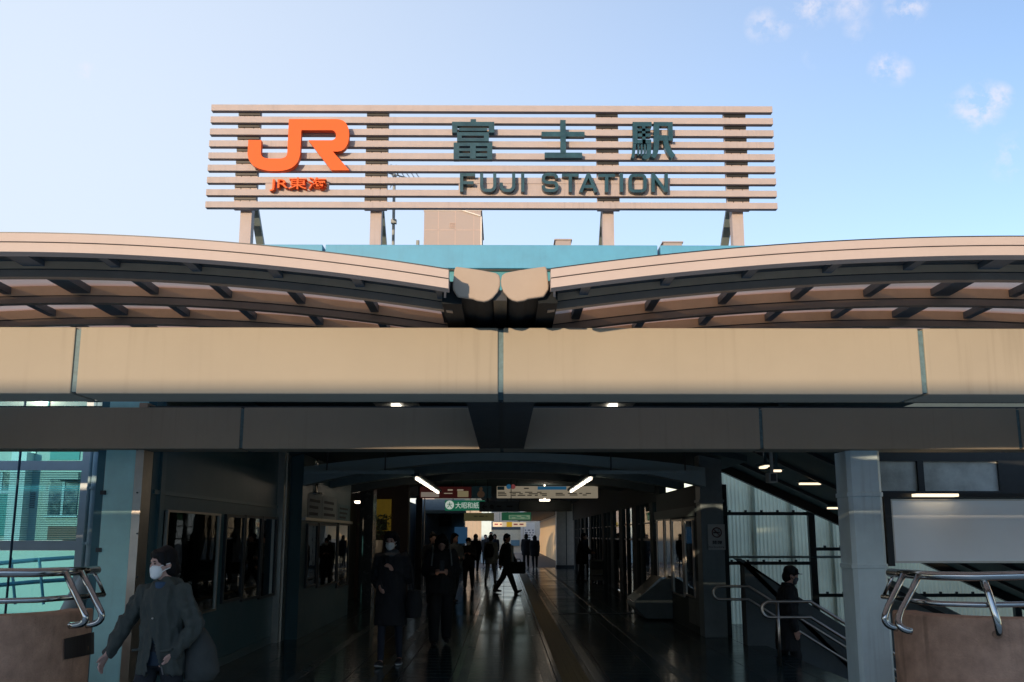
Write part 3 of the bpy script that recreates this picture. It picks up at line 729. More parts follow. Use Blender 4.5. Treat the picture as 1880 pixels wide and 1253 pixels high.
pts = [at(172, 1050, 10.9), at(160, 1062, 10.9), at(148, 1085, 10.9), at(136, 1108, 10.9), at(122, 1135, 10.9), at(110, 1160, 10.9)]
m = MB(); m.tube(pts, [.06, .085, .095, .10, .10, .10], 16); tag(m.build('elbow_pipe', mat('pipe_pale', (.36, .42, .44), .4), smooth=True), 'fat pale elbow pipe curving down behind the left handrail', 'pipe')

# view through the glass: flats and footbridge rails
t = thing('apartment_block', (-16, 25, -5.5), 'pale block of flats with dark windows seen through the glass screen', 'building')
m = MB(); m.box(-30, -8.4, 25, 29, -5.5, 6.2); m.build('wall', APART, t)
WIN = mat('flat_window', (.02, .05, .07), .1)
def fwin(a, c, y1, y2, M=WIN, nm='window'):
    p, q = at(a, y1, 25), at(c, y2, 25); m = MB(); m.box(p.x, q.x, 24.97, 25.02, q.z, p.z); o = m.build(nm, M, t)
    if nm == 'window': 
        m = MB(); mid = (p.x + q.x) / 2; m.box(mid - .03, mid + .03, 24.95, 24.972, q.z, p.z); m.box(p.x - .05, q.x + .05, 24.9, 24.972, q.z - .06, q.z); m.build('frame', GREYF, o)
fwin(93, 140, 880, 946); fwin(54, 63, 904, 934, WIN, 'slit_window'); fwin(96, 146, 800, 845, mat('flat_green', (.12, .33, .30), .6), 'shutter'); fwin(-10, 17, 868, 902)
fwin(0, 20, 905, 985, mat('flat_green', (.12, .33, .30), .6), 'shutter'); fwin(60, 66, 812, 834, WIN, 'slit_window')
p, q = at(88, 966, 24.2), at(140, 992, 24.2); m = MB(); m.box(p.x, q.x, 24.2, 25, q.z, p.z); m.build('balcony', BRICKB, t)
p, q = at(92, 868, 24.4), at(143, 880, 24.4); m = MB(); m.box(p.x, q.x, 24.4, 25, q.z, p.z); m.build('balcony_slab', APART, t)
p, q = at(22, 830, 24.6), at(34, 1000, 24.6); m = MB(); m.box(p.x, q.x, 24.6, 25, q.z, p.z); m.build('drain_shaft', WHITE, t)
t = thing('footbridge_rail', (-7, 14, 0), 'white footbridge railing seen through the lower glass pane', 'railing')
m = MB()
for py in (1026, 1066): m.tube([at(-60, py + 14, 14.5), at(60, py + 3, 15), at(135, py - 2, 15.5)], .03, 8)
m.build('rail', WHITE, t)
for px_ in (20, 72):
    m = MB(); m.tube([at(px_, 1025, 15), at(px_ + 8, 1110, 15)], .022, 8); m.build('post', WHITE, t)
t = thing('lower_roof', (-8, 16, -1), 'low green roof below the glass screen', 'roof')
m = MB(); m.box(-16, -4.5, 13, 22, -1.4, -.25); m.build('slab', mat('low_roof', (.10, .26, .24), .6), t)

# ------------------------------------------------------------------ curved stair parapets with rails
def drum(side, label):
    t = thing('stair_parapet', (side * 3.3, 8, -1), label, 'parapet wall', 'curved concrete stair parapets')
    YD, th = (8.0, .22)
    r, yc = .8, 8.8; k = .396 if side < 0 else .377
    xc = k * yc + r * math.sqrt(1 + k * k); z1 = (.985 if side < 0 else .965)
    # plan: along x far out, rounding off and back at the inner end
    P = [(side * (xc - r * math.cos(R(q))), yc - r * math.sin(R(q))) for q in range(-12, 91, 6)] + [(side * (xc + 6), yc - r)]
    Q = []
    for i, p in enumerate(P):
        a = Vector(P[max(i - 1, 0)]); b_ = Vector(P[min(i + 1, len(P) - 1)]); d = (b_ - a).normalized(); n = Vector((-d.y, d.x)) * (1 if side > 0 else -1)
        Q.append((p[0] + n.x * th, p[1] + n.y * th))
    vs = []; K = len(P)
    for p, q in zip(P, Q): vs += [(p[0], p[1], -3), (q[0], q[1], -3), (q[0], q[1], z1), (p[0], p[1], z1)]
    fs = []
    for i in range(K - 1):
        for k in range(4): fs.append((i * 4 + k, i * 4 + (k + 1) % 4, i * 4 + 4 + (k + 1) % 4, i * 4 + 4 + k))
    fs += [(0, 3, 2, 1), tuple((K - 1) * 4 + k for k in range(4))]
    m = MB(); m.add(vs, fs); m.build('wall', CONC, t, bevel=.02)
    return t
drum(-1, 'left curved brown concrete parapet beneath the chrome handrail')
drum(1, 'right curved brown concrete parapet with stains beneath the chrome handrail')
def drum_hit(px, py):
    d = at(px, py, 1.0); k = -d.x; r, yc = .8, 8.8; xc = .396 * yc + r * math.sqrt(1 + .396 ** 2)
    A2, B2, C2 = 1 + k * k, -2 * (yc + k * xc), yc * yc + xc * xc - r * r
    Y = (-B2 - math.sqrt(max(0, B2 * B2 - 4 * A2 * C2))) / (2 * A2); return at(px, py, Y)
m = MB(); N_ = 8; vs = []
for i in range(N_ + 1):
    q = i / N_; px_ = 119 + (171 - 119) * q
    for py in (1173 - 12 * q, 1211 - 10 * q):
        v = drum_hit(px_, py); n = Vector((-.3, -1, 0)).normalized(); vs += [v - Vector((-.2, .98, 0)) * .022, v + Vector((0, .02, 0))]
fs = []
for i in range(N_):
    o = i * 4; fs += [(o, o + 4, o + 6, o + 2), (o + 1, o + 3, o + 7, o + 5), (o, o + 1, o + 5, o + 4), (o + 2, o + 6, o + 7, o + 3)]
fs += [(0, 2, 3, 1), (N_ * 4, N_ * 4 + 1, N_ * 4 + 3, N_ * 4 + 2)]
m.add(vs, fs)
pl = tag(m.build('dark_plaque', mat('plaque_dark', (.03, .022, .02), .5)), 'dark square plaque fixed to the left curved parapet', 'plaque')
def arc3(a, b_, c, n=6):
    a, b_, c = Vector(a), Vector(b_), Vector(c)
    return [a * (1 - s) ** 2 + b_ * 2 * s * (1 - s) + c * s * s for s in [i / n for i in range(n + 1)]]
def rail(label, top, mid, posts, loc):
    t = thing('chrome_handrail', loc, label, 'handrail', 'chrome handrails on the stair parapets')
    m = MB(); m.tube(top, .036, 14); m.build('top_rail', STEEL, t, smooth=True)
    m = MB(); m.tube(mid, .022, 12); m.build('mid_rail', STEEL, t, smooth=True)
    for p, rr in posts:
        m = MB(); m.tube(p, rr, 12); m.build('post', STEEL, t, smooth=True)
    return t
def A(px, py, Y): return at(px, py, Y)
rail('left bright chrome handrail with hooked posts over the curved parapet',
     [A(-330, 1062, 7.9), A(-150, 1055, 7.9), A(0, 1052, 7.95), A(60, 1052, 8.0), A(110, 1050, 8.15), A(150, 1049, 8.4), A(178, 1047, 8.75)],
     [A(-330, 1112, 7.9), A(-150, 1107, 7.9), A(0, 1104, 7.95), A(70, 1102, 8.0), A(120, 1098, 8.15), A(160, 1095, 8.45), A(190, 1092, 8.8)],
     [([A(121, 1052, 8.15)] + [A(135, 1085, 8.1), A(150, 1115, 8.05)] + arc3(A(157, 1132, 8.0), A(160, 1150, 8.0), A(128, 1149, 8.05)), .026),
      ([A(150, 1051, 8.35)] + [A(163, 1078, 8.3), A(178, 1108, 8.28)] + arc3(A(186, 1125, 8.25), A(192, 1146, 8.25), A(158, 1148, 8.25)), .026),
      ([A(172, 1050, 8.7), A(183, 1072, 8.75), A(192, 1093, 8.8)], .014)], (-3.4, 8, .9))
rail('right bright chrome handrail with hooked posts over the curved parapet',
     [A(1634, 1052, 8.75), A(1660, 1054, 8.45), A(1690, 1056, 8.2), A(1730, 1058, 8.05), A(1790, 1059, 7.95), A(1880, 1057, 7.9), A(2100, 1055, 7.9)],
     [A(1621, 1096, 8.8), A(1650, 1099, 8.5), A(1685, 1105, 8.2), A(1730, 1109, 8.05), A(1800, 1111, 7.95), A(1880, 1110, 7.9), A(2100, 1110, 7.9)],
     [([A(1658, 1056, 8.4), A(1645, 1085, 8.35), A(1630, 1115, 8.3)] + arc3(A(1625, 1130, 8.25), A(1620, 1150, 8.25), A(1648, 1154, 8.25)), .026),
      ([A(1686, 1058, 8.2), A(1672, 1090, 8.15), A(1655, 1120, 8.1)] + arc3(A(1650, 1135, 8.05), A(1645, 1156, 8.0), A(1674, 1160, 8.0)), .026),
      ([A(1804, 1061, 7.95), A(1815, 1090, 7.9), A(1826, 1125, 7.86)] + arc3(A(1832, 1145, 7.84), A(1838, 1175, 7.84), A(1828, 1165, 8.0)), .028),
      ([A(1641, 1055, 8.7), A(1631, 1075, 8.75), A(1622, 1096, 8.8)], .014)], (3.2, 8, .9))

t = thing('hall_side_wall', (-4, 30, 0), 'dark side wall of the hall behind the yellow shop panel', 'wall')
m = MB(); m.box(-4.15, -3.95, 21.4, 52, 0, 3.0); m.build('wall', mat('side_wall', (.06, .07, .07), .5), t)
# ------------------------------------------------------------------ right: display board, stair, screens
YD2 = 10.15
t = thing('display_board', at(1632, 1035, YD2), 'large milky glass display board right of the column reflecting daylight', 'display board')
a, c = at(1634, 917, YD2), at(1960, 1034, YD2); xl_ = a.x; xe = c.x; z1, z0 = a.z, c.z
m = MB(); m.box(xl_ - .07, xl_ - .005, YD2 - .03, YD2 + .25, z0 - .03, z1 + .02); m.box(xl_ - .07, xe, YD2 + .01, YD2 + .25, z1 + .02, z1 + .06); m.build('casing', BLACK, t)
m = MB(); m.box(xl_ - .005, xl_ + .012, YD2 - .02, YD2 + .02, z0, z1); m.box(xl_ + .012, xe, YD2 - .02, YD2 + .02, z1 - .014, z1); m.box(xl_ + .012, xe, YD2 - .02, YD2 + .02, z0, z0 + .02); m.build('frame', STEELB, t)
m = MB(); m.box(xl_ + .012, xe, YD2 - .008, YD2 + .0, z0 + .02, z1 - .014); m.build('glass_face', mat('board_glass', (.94, .96, .95), .14, .2, var=.03, scale=1.2, spec=.9), t)
m = MB(); v = at(1680, 911, YD2 - .1); q = at(1757, 909, YD2 - .1); m.box(v.x, q.x, YD2 - .14, YD2 - .02, z1 + .022, z1 + .05); m.build('lamp', LAMPA, t)

YW = 13.2
t = thing('clerestory_window', at(1700, 875, YW), 'black framed pair of dull reflective panes above the display board', 'window')
def zw(py): return at(1700, py, YW).z
def xw(px_): return at(px_, 875, YW).x
m = MB(); zt_, zb_ = zw(826), zw(918)
m.box(xw(1560), xw(1900), YW, YW + .12, zw(847), zt_ + .4); m.box(xw(1560), xw(1900), YW, YW + .12, zb_, zw(902)); m.box(xw(1686), xw(1697), YW, YW + .12, zw(902), zw(847)); m.box(xw(1835), xw(1900), YW, YW + .12, zw(902), zw(847)); m.build('frame', BLACK, t)
for a, c in ((1560, 1686), (1697, 1835)):
    m = MB(); m.box(xw(a), xw(c), YW + .05, YW + .06, zw(902), zw(847)); m.build('pane', mat('dull_mirror', (.62, .63, .56), .15, .0, var=.4, scale=2.5, spec=1.0), t)

# corrugated translucent screen
YCW = 19.0
t = thing('corrugated_screen', (8, YCW, 0), 'pale green translucent corrugated wall behind the stairs', 'screen wall')
x0, x1 = at(1325, 1000, YCW).x, 13.0
m = MB(); vs = []; n = 620
for i in range(n + 1):
    x = x0 + (x1 - x0) * i / n; y = YCW + .012 * math.sin(2 * math.pi * i / 5); vs += [(x, y, -5), (x, y, 3.6)]
m.add(vs, [(2 * i, 2 * i + 2, 2 * i + 3, 2 * i + 1) for i in range(n)]); m.build('sheet', CORR, t, smooth=True)
FRM = mat('screen_frame', (.03, .05, .06), .5)
def xq(px_): return at(px_, 1000, YCW - .06).x
def zq(py): return at(1490, py, YCW - .06).z
for pxp in (1491, 1856): m = MB(); m.box(xq(pxp) - .06, xq(pxp) + .06, YCW - .12, YCW - .02, -5, 3.5); m.build('mullion', FRM, t)
for pa, pb, py in ((1325, 1485, 943), (1325, 1485, 1034), (1497, 1850, 1008), (1497, 1850, 1093), (1325, 1485, 1180), (1862, 2000, 1012), (1862, 2000, 1100)):
    m = MB(); z = zq(py); m.box(xq(pa), xq(pb), YCW - .09, YCW - .02, z - .035, z + .025)
    for i in range(int((xq(pb) - xq(pa)) / .3)): m.box(xq(pa) + .15 + i * .3, xq(pa) + .19 + i * .3, YCW - .09, YCW - .05, z + .025, z + .06)
    m.build('transom', FRM, t)
m = MB(); m.tube([(xq(1325), YCW - .1, zq(1023)), (xq(2000), YCW - .1, zq(1023))], .022, 8); m.build('conduit', mat('conduit_pale', (.35, .45, .45), .5), t)
m = MB()
for px_ in (1387, 1456, 1530): m.box(xq(px_) - .04, xq(px_) + .04, YCW + .05, YCW + .09, -5, 3.5)
m.build('rear_stud', mat('rear_stud', (.25, .38, .42), .5), t)

# stair going down to the right
t = thing('staircase', (3.9, 14, 0), 'dark staircase descending to the right behind the column', 'stairs')
m = MB(); pts = [(3.9, 0.0)]
for i in range(26): pts += [(3.9 + .28 * (i + 1), -.175 * i - (0 if i else 0))] if False else [(3.9 + .28 * i, -.175 * (i + 1)), (3.9 + .28 * (i + 1), -.175 * (i + 1))]
pts += [(3.9 + .28 * 26, -5.0), (3.9, -.45)]
m.prism(pts, 12.75, 15.3); m.build('steps', mat('step_dark', (.06, .065, .065), .6), t)
sl_ = .175 / .28
def slope_wall(y0, y1, zt0, x0_, M, name, xend=11.5, thick=3.0, flat=None):
    m = MB(); fl = flat or x0_
    p = [(x0_, zt0), (fl, zt0), (xend, zt0 - (xend - fl) * sl_), (xend, zt0 - (xend - fl) * sl_ - thick), (x0_, -.4)]
    m.prism(p, y0, y1); return m.build(name, M, t)
a = at(1337, 1028, 15.4)
slope_wall(15.32, 15.5, a.z, 3.62, mat('balustrade_dark', (.075, .10, .105), .5), 'balustrade', flat=at(1352, 1030, 15.4).x)
slope_wall(15.51, 15.62, a.z + .015, 3.62, BLACK, 'balustrade_cap', flat=at(1352, 1030, 15.4).x, thick=.3)
a = at(1650, 1075, 17.2)
m = MB(); x9 = at(1800, 1150, 17.2)
s2 = (a.z - x9.z) / (x9.x - a.x)
m.prism([(a.x - .5, a.z + .5 * s2), (a.x + 6, a.z - 6 * s2), (a.x + 6, a.z - 6 * s2 - 2), (a.x - .5, a.z - 2.5)], 17.0, 17.4); m.build('balustrade', mat('balustrade_pale', (.20, .26, .27), .5), t)
m = MB(); m.prism([(a.x - .5, a.z + .5 * s2 - .12), (a.x + 6, a.z - 6 * s2 - .12), (a.x + 6, a.z - 6 * s2 - .2), (a.x - .5, a.z + .5 * s2 - .2)], 16.97, 16.999); m.build('handrail_strip', DARKM, t)

# sloping roof over the stair
e0, e1 = at(1285, 832, 18.6), at(1560, 957, 18.6); sr = (e0.z - e1.z) / (e1.x - e0.x)
t = thing('stair_roof', (6, 15, 2.5), 'dark sloping roof descending over the staircase', 'roof')
m = MB(); xa, xb = 3.75, 12.0; za = e0.z - (xa - e0.x) * sr; zb2 = e0.z - (xb - e0.x) * sr
m.prism([(xa, za), (xb, zb2), (xb, zb2 + .35), (xa, za + .35)], 13.5, 18.6); m.build('soffit', CEIL, t)
for i in range(3):
    y = 14.2 + i * 1.7; m = MB(); m.prism([(xa, za - .055), (xb, zb2 - .055), (xb, zb2 - .001), (xa, za - .001)], y, y + .12); m.build('rafter', mat('rafter', (.045, .06, .065), .6), t)
m = MB(); m.prism([(xa, za - .16), (xb, zb2 - .16), (xb, zb2 + .1), (xa, za + .1)], 18.61, 18.75); m.build('fascia', BLACK, t)
for k, (px_, py, Y, lx, ly, lb) in enumerate(((1405, 856, 15.5, .10, .4, 'upper small lit lamp under the sloping stair roof'), (1487, 887, 16.2, .34, .09, 'bright wide lamp in the middle of the sloping stair roof'),
                              (1425, 863, 14.2, .15, .05, 'small lit lamp tube beside the roof bracket over the stairs'), (1534, 927, 17.5, .28, .10, 'rounded lit lamp low beside the right column'))):
    v = at(px_, py, Y); t = thing('stair_lamp', v, lb, 'lamp', 'lamps over the staircase')
    zc = e0.z - (v.x - e0.x) * sr - .06
    v.z = min(v.z, zc) 
    m = MB(); m.box(v.x - lx / 2, v.x + lx / 2, v.y - ly / 2, v.y + ly / 2, v.z - .03, v.z); m.build('tube', LAMPA, t, bevel=.01)
    m = MB(); m.box(v.x - lx / 2 - .03, v.x + lx / 2 + .03, v.y - ly / 2 - .03, v.y + ly / 2 + .03, v.z + .001, v.z + .04); m.box(v.x - .02, v.x + .02, v.y - .02, v.y + .02, v.z + .04, zc + .15); m.build('housing', BOOTH, t)
t = thing('ceiling_speaker', at(1418, 878, 14), 'grey box speaker hanging from the stair roof', 'speaker')
a, c = at(1412, 868, 14), at(1428, 886, 14); m = MB(); m.box(a.x, c.x, 14, 14.2, c.z, a.z); m.box((a.x + c.x) / 2 - .02, (a.x + c.x) / 2 + .02, 14.05, 14.1, a.z, a.z + .5); m.build('case', mat('speaker_grey', (.4, .42, .4), .5), t)
m = MB(); m.box(a.x + .02, c.x - .02, 13.99, 14.0, c.z + .02, a.z - .02); m.build('grille', DARKM, t)

# stair handrail loops
def loop(name, label, Y, pxs, y_top, y_bot, px_bend, post=None, slope_to=None, r=.021):
    a = at(pxs, y_top, Y); b_ = at(pxs, y_bot, Y); c = at(px_bend, y_top, Y); d = at(px_bend, y_bot, Y)
    rad = (a.z - b_.z) / 2
    t = thing(name, Vector((a.x, Y, 0)), label, 'handrail', 'steel handrails of the staircase')
    end = slope_to
    P = [Vector((end, Y, a.z - (end - c.x) * sl_)), Vector((c.x, Y, a.z))]
    cx_ = a.x + rad
    P += [Vector((cx_ - rad * math.sin(R(q)), Y, (a.z + b_.z) / 2 + rad * math.cos(R(q)))) for q in range(0, 181, 20)]
    P += [Vector((d.x, Y, b_.z)), Vector((end, Y, b_.z - (end - d.x) * sl_))]
    m = MB(); m.tube(P, r, 12); m.build('rail', STEELB, t, smooth=True)
    if post:
        v = at(post, y_top, Y); m = MB(); m.tube([(v.x, Y, -.0), (v.x, Y, a.z)], r, 12); m.build('post', STEELB, t, smooth=True)
    return t
loop('stair_handrail', 'front looped steel handrail with a post at the top of the stairs', 13.0, 1398, 1105, 1134, 1488, 1427, 8.0)
loop('stair_handrail', 'rear looped steel handrail between the no smoking pillar and the stairs', 15.2, 1309, 1077, 1101, 1374, None, 8.0)

# pillar with the no smoking sign
t = thing('pillar', (3.22, 16.5, 0), 'grey square pillar carrying the no smoking sign', 'pillar')
m = MB(); m.box(3.22, 3.59, 16.5, 16.9, 0, 3.5); m.build('shaft', mat('pillar_grey', (.17, .22, .235), .5, streak=.2), t, bevel=.012)
z = at(1315, 920, 16.5).z; m = MB(); m.box(3.20, 3.61, 16.48, 16.92, z - .02, z + .02); m.build('band', mat('pillar_grey', (.17, .22, .235), .5), t)
t = thing('no_smoking_sign', at(1316, 990, 16.47), 'pale no smoking sign on the grey pillar', 'sign')
a, c = at(1299, 963, 16.47), at(1332, 1010, 16.47); m = MB(); m.box(a.x, c.x, 16.46, 16.485, c.z, a.z); m.build('plate', mat('sign_plate', (.40, .44, .44), .5), t)
p = at(1316, 978, 16.45); SINK = mat('sign_ink', (.02, .03, .035), .6); SRED = mat('sign_ring', (.10, .03, .03), .6)
m = MB(); m.tube([p + Vector((.075 * math.cos(R(q)), 0, .075 * math.sin(R(q)))) for q in range(0, 360, 15)], .009, 6, closed=True)
m.tube([p + Vector((-.052, 0, .052)), p + Vector((.052, 0, -.052))], .008, 6); m.build('prohibition_ring', SRED, t)
m = MB(); m.box(p.x - .055, p.x + .03, 16.452, 16.459, p.z - .012, p.z + .008); m.box(p.x + .035, p.x + .05, 16.452, 16.459, p.z - .012, p.z + .008); m.tube([p + Vector((.04, 0, .02)), p + Vector((.02, 0, .035)), p + Vector((.035, 0, .05))], .004, 5); m.build('cigarette', SINK, t)
a, c = at(1308, 1000, 16.45), at(1326, 993, 16.45); text('lettering', '禁煙', a.x, c.x, a.z, c.z, 16.455, .006, SINK, t, bold=.02)
a, c = at(1302, 1007, 16.45), at(1330, 1003, 16.45); text('lettering', 'No Smoking', a.x, c.x, a.z, c.z, 16.455, .006, SINK, t)

# right wall: poster cabinets, rack
XR = 3.25
t = thing('poster_cabinet', (XR, 17, 0), 'tall dark poster cabinet whose glass catches warm light', 'display cabinet')
m = MB(); m.box(XR, XR + .5, 16.92, 21.5, 0, 2.45); m.build('carcass', mat('cabinet_dark', (.04, .055, .06), .7, spec=.15), t)
for a, c, y1, y2 in ((1259, 1275, 953, 1098), (1236, 1256, 953, 1096), (1223, 1234, 953, 1085), (1208, 1221, 953, 1080)):
    ya, yb = Yx(c, XR), Yx(a, XR); z1, z0 = zx(c, y1, XR), zx(c, y2, XR)
    m = MB(); m.box(XR - .03, XR, ya, ya + .05, z0, z1); m.box(XR - .03, XR, yb - .05, yb, z0, z1); m.box(XR - .03, XR, ya + .05, yb - .05, z1 - .03, z1); m.box(XR - .03, XR, ya + .05, yb - .05, z0, z0 + .03); d = m.build('door', STEELB, t)
    m = MB(); m.box(XR - .016, XR - .012, ya + .05, yb - .05, z0 + .03, z1 - .03); m.build('pane', GLASS_C, d)
    m = MB(); m.box(XR - .006, XR - .002, ya + .05, yb - .05, z0 + .03, z1 - .03); m.build('poster', mat('poster_teal', (.10, .24, .28), .6, var=.6, scale=5), d)
m = MB(); m.box(XR - .004, XR - .001, 17.0, 18.0, .12, .85); m.build('lower_poster', mat('poster_dim', (.11, .13, .13), .6, var=.4, scale=6), t)
m = MB(); m.box(XR - .05, XR + .5, 16.9, 21.5, zx(1275, 948, XR), zx(1275, 930, XR)); m.build('header', mat('header_grey', (.06, .085, .09), .6, spec=.2), t)
t = thing('leaflet_rack', (2.9, 19.9, 0), 'low grey console with a sloping glass top against the right wall', 'console')
Y0 = 19.75
pf = [at(a, c, Y0) for a, c in ((1240, 1062), (1238, 1137), (1186, 1137), (1166, 1116), (1165, 1103), (1216, 1064))]
m = MB(); m.prism([(v.x, max(0, v.z)) for v in pf], Y0, Y0 + 1.2); m.build('body', mat('console_grey', (.14, .19, .21), .45), t, bevel=.015)
m = MB(); q = [at(a, c, Y0 - .01) for a, c in ((1214, 1060), (1224, 1060), (1175, 1106), (1164, 1106))]
m.prism([(v.x, v.z) for v in q], Y0 + .02, Y0 + 1.18); m.build('sloping_top', STEEL, t)

# glazed shopfront further along the right wall
XG = 3.45
t = thing('glass_shopfront', (XG, 26, 0), 'row of dark glazed doors with bright slits along the right wall', 'shopfront')
m = MB(); m.box(XG - .05, XG + .1, 22, 50, 2.35, 3.3); m.build('header', mat('header_dim', (.028, .040, .045), .7, spec=.1), t)
rp_ = random.Random(3); y = 22.0
while y < 50:
    pw, gp = rp_.choice((.18, .18, .5, .9)), rp_.choice((.7, .9, 1.1, 1.5)); e = min(y + pw + gp, 50); GP = mat('post_grey', (.045, .062, .068), .7, spec=.12)
    m = MB(); m.box(XG - .05, XG + .07, y, y + pw, 0, 2.35); m.build('post', GP, t)
    m = MB(); m.box(XG, XG + .02, y + pw, e, .02, 1.5); m.build('pane', GLASS_D, t)
    m = MB(); m.box(XG, XG + .02, y + pw, e, 1.5, 2.35); m.build('upper_pane', GLASS_C, t)
    m = MB(); m.box(XG - .01, XG + .03, y + pw, e, 1.88, 1.91); m.box(XG - .01, XG + .03, y + pw, e, 1.48, 1.53); m.build('glazing_bar', DARKM, t)
    y = e
t = thing('amber_backdrop', (15, 30, -5.5), 'added amber building that gives warm glints to the right-hand shopfront glass', 'building')
m = MB(); m.box(14, 20, 20.5, 150, -5.5, 4.6); m.build('wall', mat('east_wall', (.74, .55, .33), .7, var=.08), t)  # amber-coloured block added to feed warm glints into the glass
m = MB()
for i in range(30): m.box(13.97, 14, 22 + i * 4, 23.6 + i * 4, .2, 1.6)
m.build('window_band', WIN, t)
# ------------------------------------------------------------------ concourse ceiling, arches, lamps, hanging signs
def archband(name, label, Y, dep, zlo, klo, zhi, khi, half, M):
    m = MB(); xs = [-half + 2 * half * i / 40 for i in range(41)]
    p = [(x + CX, zlo - klo * x * x) for x in xs] + [(x + CX, zhi - khi * x * x) for x in xs[::-1]]
    m.v = []; n = len(xs)
    lo = [(x + CX, zlo - klo * x * x) for x in xs]; hi = [(x + CX, zhi - khi * x * x) for x in xs]
    vs = []
    for (a, b_), (c, d) in zip(lo, hi): vs += [(a, Y, b_), (c, Y, d), (c, Y + dep, d), (a, Y + dep, b_)]
    fs = []
    for i in range(n - 1):
        for k in range(4): fs.append((i * 4 + k, i * 4 + (k + 1) % 4, i * 4 + 4 + (k + 1) % 4, i * 4 + 4 + k))
    fs += [(0, 1, 2, 3), tuple((n - 1) * 4 + k for k in (3, 2, 1, 0))]
    m.add(vs, fs); return tag(m.build(name, M), label, 'arch', 'arched ceiling beams of the concourse')
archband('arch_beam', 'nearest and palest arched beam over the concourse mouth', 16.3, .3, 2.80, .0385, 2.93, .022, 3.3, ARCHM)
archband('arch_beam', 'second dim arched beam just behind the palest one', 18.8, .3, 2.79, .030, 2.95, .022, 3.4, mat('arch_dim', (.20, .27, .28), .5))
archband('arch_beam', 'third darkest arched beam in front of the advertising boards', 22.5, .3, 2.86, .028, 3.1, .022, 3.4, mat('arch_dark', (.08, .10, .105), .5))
m = MB(); xs = [-3.9 + 7.8 * i / 40 for i in range(41)]
vs = []
for x in xs: vs += [(x, 16.0, 3.22 - .03 * x * x), (x, 29.5, 3.22 - .03 * x * x), (x, 29.5, 3.32 - .03 * x * x), (x, 16.0, 3.32 - .03 * x * x)]
fs = []
for i in range(40):
    for k in range(4): fs.append((i * 4 + k, i * 4 + (k + 1) % 4, i * 4 + 4 + (k + 1) % 4, i * 4 + 4 + k))
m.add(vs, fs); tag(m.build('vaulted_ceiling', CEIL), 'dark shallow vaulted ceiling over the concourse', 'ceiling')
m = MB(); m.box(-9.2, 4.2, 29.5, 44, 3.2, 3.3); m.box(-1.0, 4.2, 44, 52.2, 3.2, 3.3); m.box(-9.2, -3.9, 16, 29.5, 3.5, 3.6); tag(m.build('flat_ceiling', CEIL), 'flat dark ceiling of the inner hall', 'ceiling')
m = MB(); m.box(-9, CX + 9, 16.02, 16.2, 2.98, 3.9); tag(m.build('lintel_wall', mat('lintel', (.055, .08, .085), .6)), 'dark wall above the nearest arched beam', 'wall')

def batten(pa, pb, z, label, body):
    X = None
    a = at(*pa, 1.0); d = a - Vector((0, 0, CAM_Z)); s = (z - CAM_Z) / d.z; A_ = Vector((0, 0, CAM_Z)) + d * s
    b_ = at(*pb, 1.0); d2 = b_ - Vector((0, 0, CAM_Z)); s2_ = (z - CAM_Z) / d2.z; B_ = Vector((0, 0, CAM_Z)) + d2 * s2_
    t = thing('batten_light', A_, label, 'lamp', 'ceiling lamps of the concourse')
    n = 4; Ln = (B_.y - A_.y)
    m = MB(); x = (A_.x + B_.x) / 2; m.box(x - .07, x + .07, A_.y - .1, B_.y + .1, z + .045, z + .10)
    for i in range(3): y_ = A_.y + Ln * (i + .5) / 3; m.tube([(x, y_, z + .09), (x, y_, 3.1)], .012, 6)
    m.build('housing', BOOTH, t)
    for i in range(n):
        m = MB(); y0 = A_.y + Ln * i / n; m.box(x - .022, x + .022, y0 + .16, y0 + Ln / n - .16, z, z + .044); m.build('tube', LAMP, t)
    return A_, B_
batten((758, 880), (809, 907), 2.62, 'left row of lit ceiling tubes pointing down the concourse', 0)
batten((1087, 880), (1047, 905), 2.62, 'right row of lit ceiling tubes pointing down the concourse', 0)
for s_, (pa, pb), hx, lb in ((-1, (560, 760), (707,), 'pale horizontal hanger bar left of the arch centre'), (1, (1082, 1292), (1122,), 'pale horizontal hanger bar right of the arch centre')):
    t = thing('hanger_bar', at(pa, 867, 15.9), lb, 'hanger bar', 'hanger bars under the first arch')
    a, c = at(pa, 867.5, 15.9), at(pb, 867.5, 15.9); m = MB(); m.box(a.x, c.x, 15.87, 15.93, a.z - .028, a.z + .028); m.build('bar', mat('hanger', (.36, .46, .48), .5), t)
    for px_ in hx + ((600,) if s_ < 0 else (1258,)):
        v = at(px_, 867, 15.9); m = MB(); m.tube([(v.x, 15.9, v.z), (v.x, 15.9, 3.5)], .012, 6); m.build('rod', DARKM, t)
